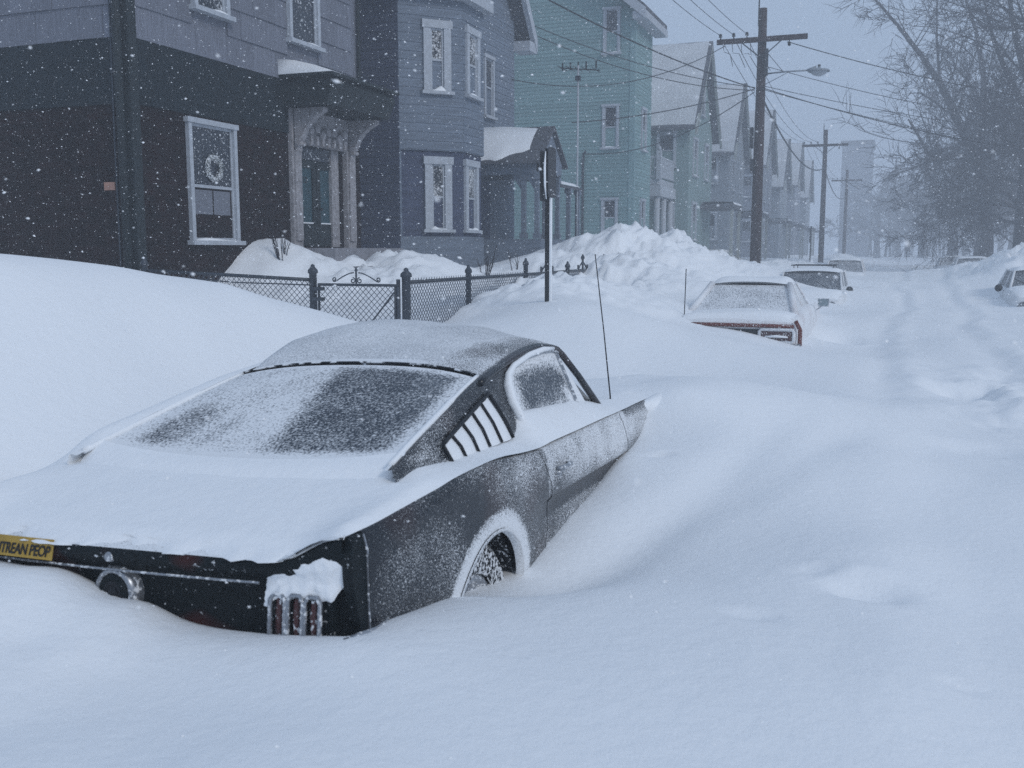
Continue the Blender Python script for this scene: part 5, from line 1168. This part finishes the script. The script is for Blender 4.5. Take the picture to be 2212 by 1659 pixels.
# leaning elm whose limbs reach over the street (drawn in the plane across the view)
RT = V((.936, .352, 0)); FW = V((-.352, .936, 0))
def pic(px, py, t, dd=0): 
    s = t + dd; return FW*s + RT*((px-1106)/2150*s) + V((0, 0, 1.75 + (540-py)/2150*s))
TA = 62.0
limbsA = [([pic(2122, 585, TA), pic(2120, 520, TA), pic(2114, 450, TA), pic(2102, 395, TA), pic(2086, 345, TA, .5), pic(2068, 312, TA, 1)], .46, .28),
          ([pic(2068, 312, TA, 1), pic(2040, 262, TA, .5), pic(2006, 200, TA), pic(1962, 140, TA, -1), pic(1905, 75, TA, -2), pic(1842, 8, TA, -3)], .30, .05),
          ([pic(2072, 318, TA, 1), pic(2052, 318, TA, 1), pic(2036, 342, TA, .5), pic(2012, 350, TA), pic(1985, 338, TA, -1), pic(1962, 300, TA, -2), pic(1940, 268, TA, -3)], .24, .05),
          ([pic(2090, 360, TA), pic(2098, 270, TA, 1), pic(2092, 180, TA, 2), pic(2072, 90, TA, 3), pic(2040, 10, TA, 3)], .26, .06),
          ([pic(2004, 345, TA), pic(2030, 395, TA, -2), pic(2060, 410, TA, -3), pic(2000, 420, TA, -4)], .12, .03),
          ([pic(2050, 280, TA), pic(2000, 180, TA, 3), pic(1990, 100, TA, 4), pic(1985, 0, TA, 5)], .14, .04)]
tree(*limbsA[0][0][0].xy, "leaning old elm whose crooked limbs reach out over the street", limbs=limbsA, seed=11, levels=4, spread=.75, fineness=1.9)
TB = 46.0
limbsB = [([pic(2192, 580, TB), pic(2193, 480, TB), pic(2194, 380, TB), pic(2190, 280, TB), pic(2192, 180, TB), pic(2186, 110, TB)], .33, .20),
          ([pic(2190, 200, TB), pic(2160, 120, TB, 1), pic(2140, 40, TB, 2), pic(2120, -60, TB, 2)], .18, .06), ([pic(2190, 150, TB), pic(2212, 70, TB, 1), pic(2225, -40, TB, 1)], .18, .06),
          ([pic(2192, 260, TB), pic(2150, 190, TB, -1), pic(2110, 110, TB, -2), pic(2085, 30, TB, -2)], .16, .04), ([pic(2193, 300, TB), pic(2240, 210, TB, -1), pic(2290, 120, TB, -2)], .16, .04),
          ([pic(2193, 350, TB), pic(2140, 320, TB, -2), pic(2090, 330, TB, -4)], .10, .03), ([pic(2193, 400, TB), pic(2150, 390, TB, 2), pic(2100, 410, TB, 4)], .09, .03)]
tree(*limbsB[0][0][0].xy, "upright bare tree standing beside the leaning elm, just behind the snow bank", limbs=limbsB, seed=23, levels=5, spread=.8, fineness=1.2)
tree(8.6, 44, "twiggy bare tree overhanging from beyond the pale sedan", h=16, r_=.34, seed=5, droop=.0, levels=4, spread=.7, nlimb=9, fineness=1.4)
tree(7.2, 56, "low bushy bare tree with fine twigs between the elm and the upright tree", h=10, r_=.26, seed=6, droop=.03, levels=5, spread=.85, nlimb=10, trunk_h=2.2, fineness=1.5)
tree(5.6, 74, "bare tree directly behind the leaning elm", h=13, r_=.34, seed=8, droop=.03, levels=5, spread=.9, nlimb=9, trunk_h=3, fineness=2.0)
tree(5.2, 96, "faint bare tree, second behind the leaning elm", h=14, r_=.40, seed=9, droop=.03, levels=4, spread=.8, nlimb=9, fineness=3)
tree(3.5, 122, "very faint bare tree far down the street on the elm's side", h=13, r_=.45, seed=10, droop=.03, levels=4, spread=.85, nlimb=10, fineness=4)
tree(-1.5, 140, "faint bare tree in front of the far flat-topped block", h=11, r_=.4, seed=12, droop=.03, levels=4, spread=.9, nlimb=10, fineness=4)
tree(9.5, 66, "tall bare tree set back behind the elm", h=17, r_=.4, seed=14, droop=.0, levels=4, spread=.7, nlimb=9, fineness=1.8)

# a far wood closing the view, read as one mass
wd = MB(); rw_ = random.Random(77)
def far_tree(x, y, h):
    z0 = ground(x, y) - .2; wd.tube([(x, y, z0), (x + rw_.gauss(0, .3), y, z0 + h*.5), (x + rw_.gauss(0, .6), y, z0 + h)], [.22, .15, .03], 5, False)
    for k in range(34):
        a = rw_.uniform(0, 6.28); zz = z0 + h*rw_.uniform(.22, .95); l_ = h*rw_.uniform(.14, .30); p0 = V((x, y, zz)); p1 = p0 + V((math.cos(a)*l_, math.sin(a)*l_, l_*rw_.uniform(.1, .9)))
        wd.tube([p0, p1], [.06, .025], 3, False)
        for q_ in range(4): b_ = p0.lerp(p1, rw_.uniform(.3, 1)); wd.tube([b_, b_ + V((rw_.gauss(0, .25)*l_, rw_.gauss(0, .25)*l_, rw_.uniform(-.1, .4)*l_))], [.035, .018], 3, False)
for k in range(150):
    if k < 70: far_tree(rw_.uniform(9, 55), rw_.uniform(70, 150), rw_.uniform(8, 13))
    else: far_tree(rw_.uniform(-3, 40), rw_.uniform(150, 190), rw_.uniform(8, 12))
tag(put(wd, 'far_wood', M_['hazy_bark'], None), "faint grey mass of bare trees far beyond the street's end", "woods", kind="stuff")

# ---------------------------------------------------------------- falling snow
def flakes(n, lo, hi, r0, r1, dmin=1.7):
    P = rng.uniform(lo, hi, (n, 3)); d = np.linalg.norm(P - np.array([0, 0, CAMZ]), axis=1); P = P[d > dmin]
    gz = snow_z(P[:, 0], P[:, 1]); P = P[P[:, 2] > gz + .06]; n = len(P)
    r = rng.uniform(r0, r1, n) * (1 + (rng.random(n) > .97)*.6)
    ax = np.array([[1, 0, 0], [-1, 0, 0], [0, 1, 0], [0, -1, 0], [0, 0, 1], [0, 0, -1]], float)
    st = np.stack([rng.uniform(.9, 1.9, n), rng.uniform(.8, 1.2, n), rng.uniform(.6, 1.0, n)], 1)
    Vv = ax[None]*st[:, None]*r[:, None, None]
    a = rng.normal(R(-8), .25, n); c_, s_ = np.cos(a), np.sin(a)
    x = Vv[..., 0]*c_[:, None] - Vv[..., 2]*s_[:, None]; z = Vv[..., 0]*s_[:, None] + Vv[..., 2]*c_[:, None]
    Vv = np.stack([x*.936 - Vv[..., 1]*-.352*0, x*.352 + Vv[..., 1], z], -1) + P[:, None]
    f = np.array([(0,2,4),(2,1,4),(1,3,4),(3,0,4),(2,0,5),(1,2,5),(3,1,5),(0,3,5)])
    F_ = (f[None] + 6*np.arange(n)[:, None, None]).reshape(-1, 3)
    return Vv.reshape(-1, 3), F_
parts = [flakes(26000, (-11, 1.2, .7), (2, 10, 6.5), .0016, .0034), flakes(22000, (-15, 10, .8), (8, 30, 11), .003, .007), flakes(150, (-7, 2.5, 1.5), (0, 8, 4.5), .004, .0065), flakes(80, (-1.3, .5, 1.55), (.7, 1.9, 2.5), .002, .0035, .75)]
vs = []; fs = []; o_ = 0
for v_, f_ in parts: vs.append(v_); fs.append(f_ + o_); o_ += len(v_)
vs = np.concatenate(vs); fs = np.concatenate(fs)
me = bpy.data.meshes.new("falling_snow"); me.vertices.add(len(vs)); me.vertices.foreach_set("co", vs.astype(np.float32).ravel())
me.loops.add(fs.size); me.loops.foreach_set("vertex_index", fs.ravel().astype(np.int32)); me.polygons.add(len(fs)); me.polygons.foreach_set("loop_start", np.arange(0, fs.size, 3, dtype=np.int32)); me.polygons.foreach_set("loop_total", np.full(len(fs), 3, np.int32)); me.update(calc_edges=True)
FLK = bpy.data.materials.new('snowflake'); FLK.use_nodes = True; ft = FLK.node_tree; ft.nodes.remove(ft.nodes['Principled BSDF'])
fd = ft.nodes.new('ShaderNodeBsdfDiffuse'); fd.inputs[0].default_value = (.98, .985, .99, 1); ft.links.new(fd.outputs[0], ft.nodes['Material Output'].inputs['Surface'])
tag(link('falling_snow', me, FLK), "small snowflakes driven sideways through the air", "snow", kind="stuff")

# ---------------------------------------------------------------- blown-snow haze
hz = MB().box(-650, 650, -450, 1700, -1.0, 21.0)
hm = bpy.data.materials.new('blown_snow_haze'); hm.use_nodes = True; ht = hm.node_tree; ht.nodes.remove(ht.nodes['Principled BSDF'])
pv = ht.nodes.new('ShaderNodeVolumePrincipled'); pv.inputs['Color'].default_value = (.92, .95, .99, 1); pv.inputs['Density'].default_value = HAZE; pv.inputs['Anisotropy'].default_value = .2
ht.links.new(pv.outputs[0], ht.nodes['Material Output'].inputs['Volume'])
tag(hz.build('haze', hm), "pale blown-snow haze filling the street", "haze", kind="stuff")
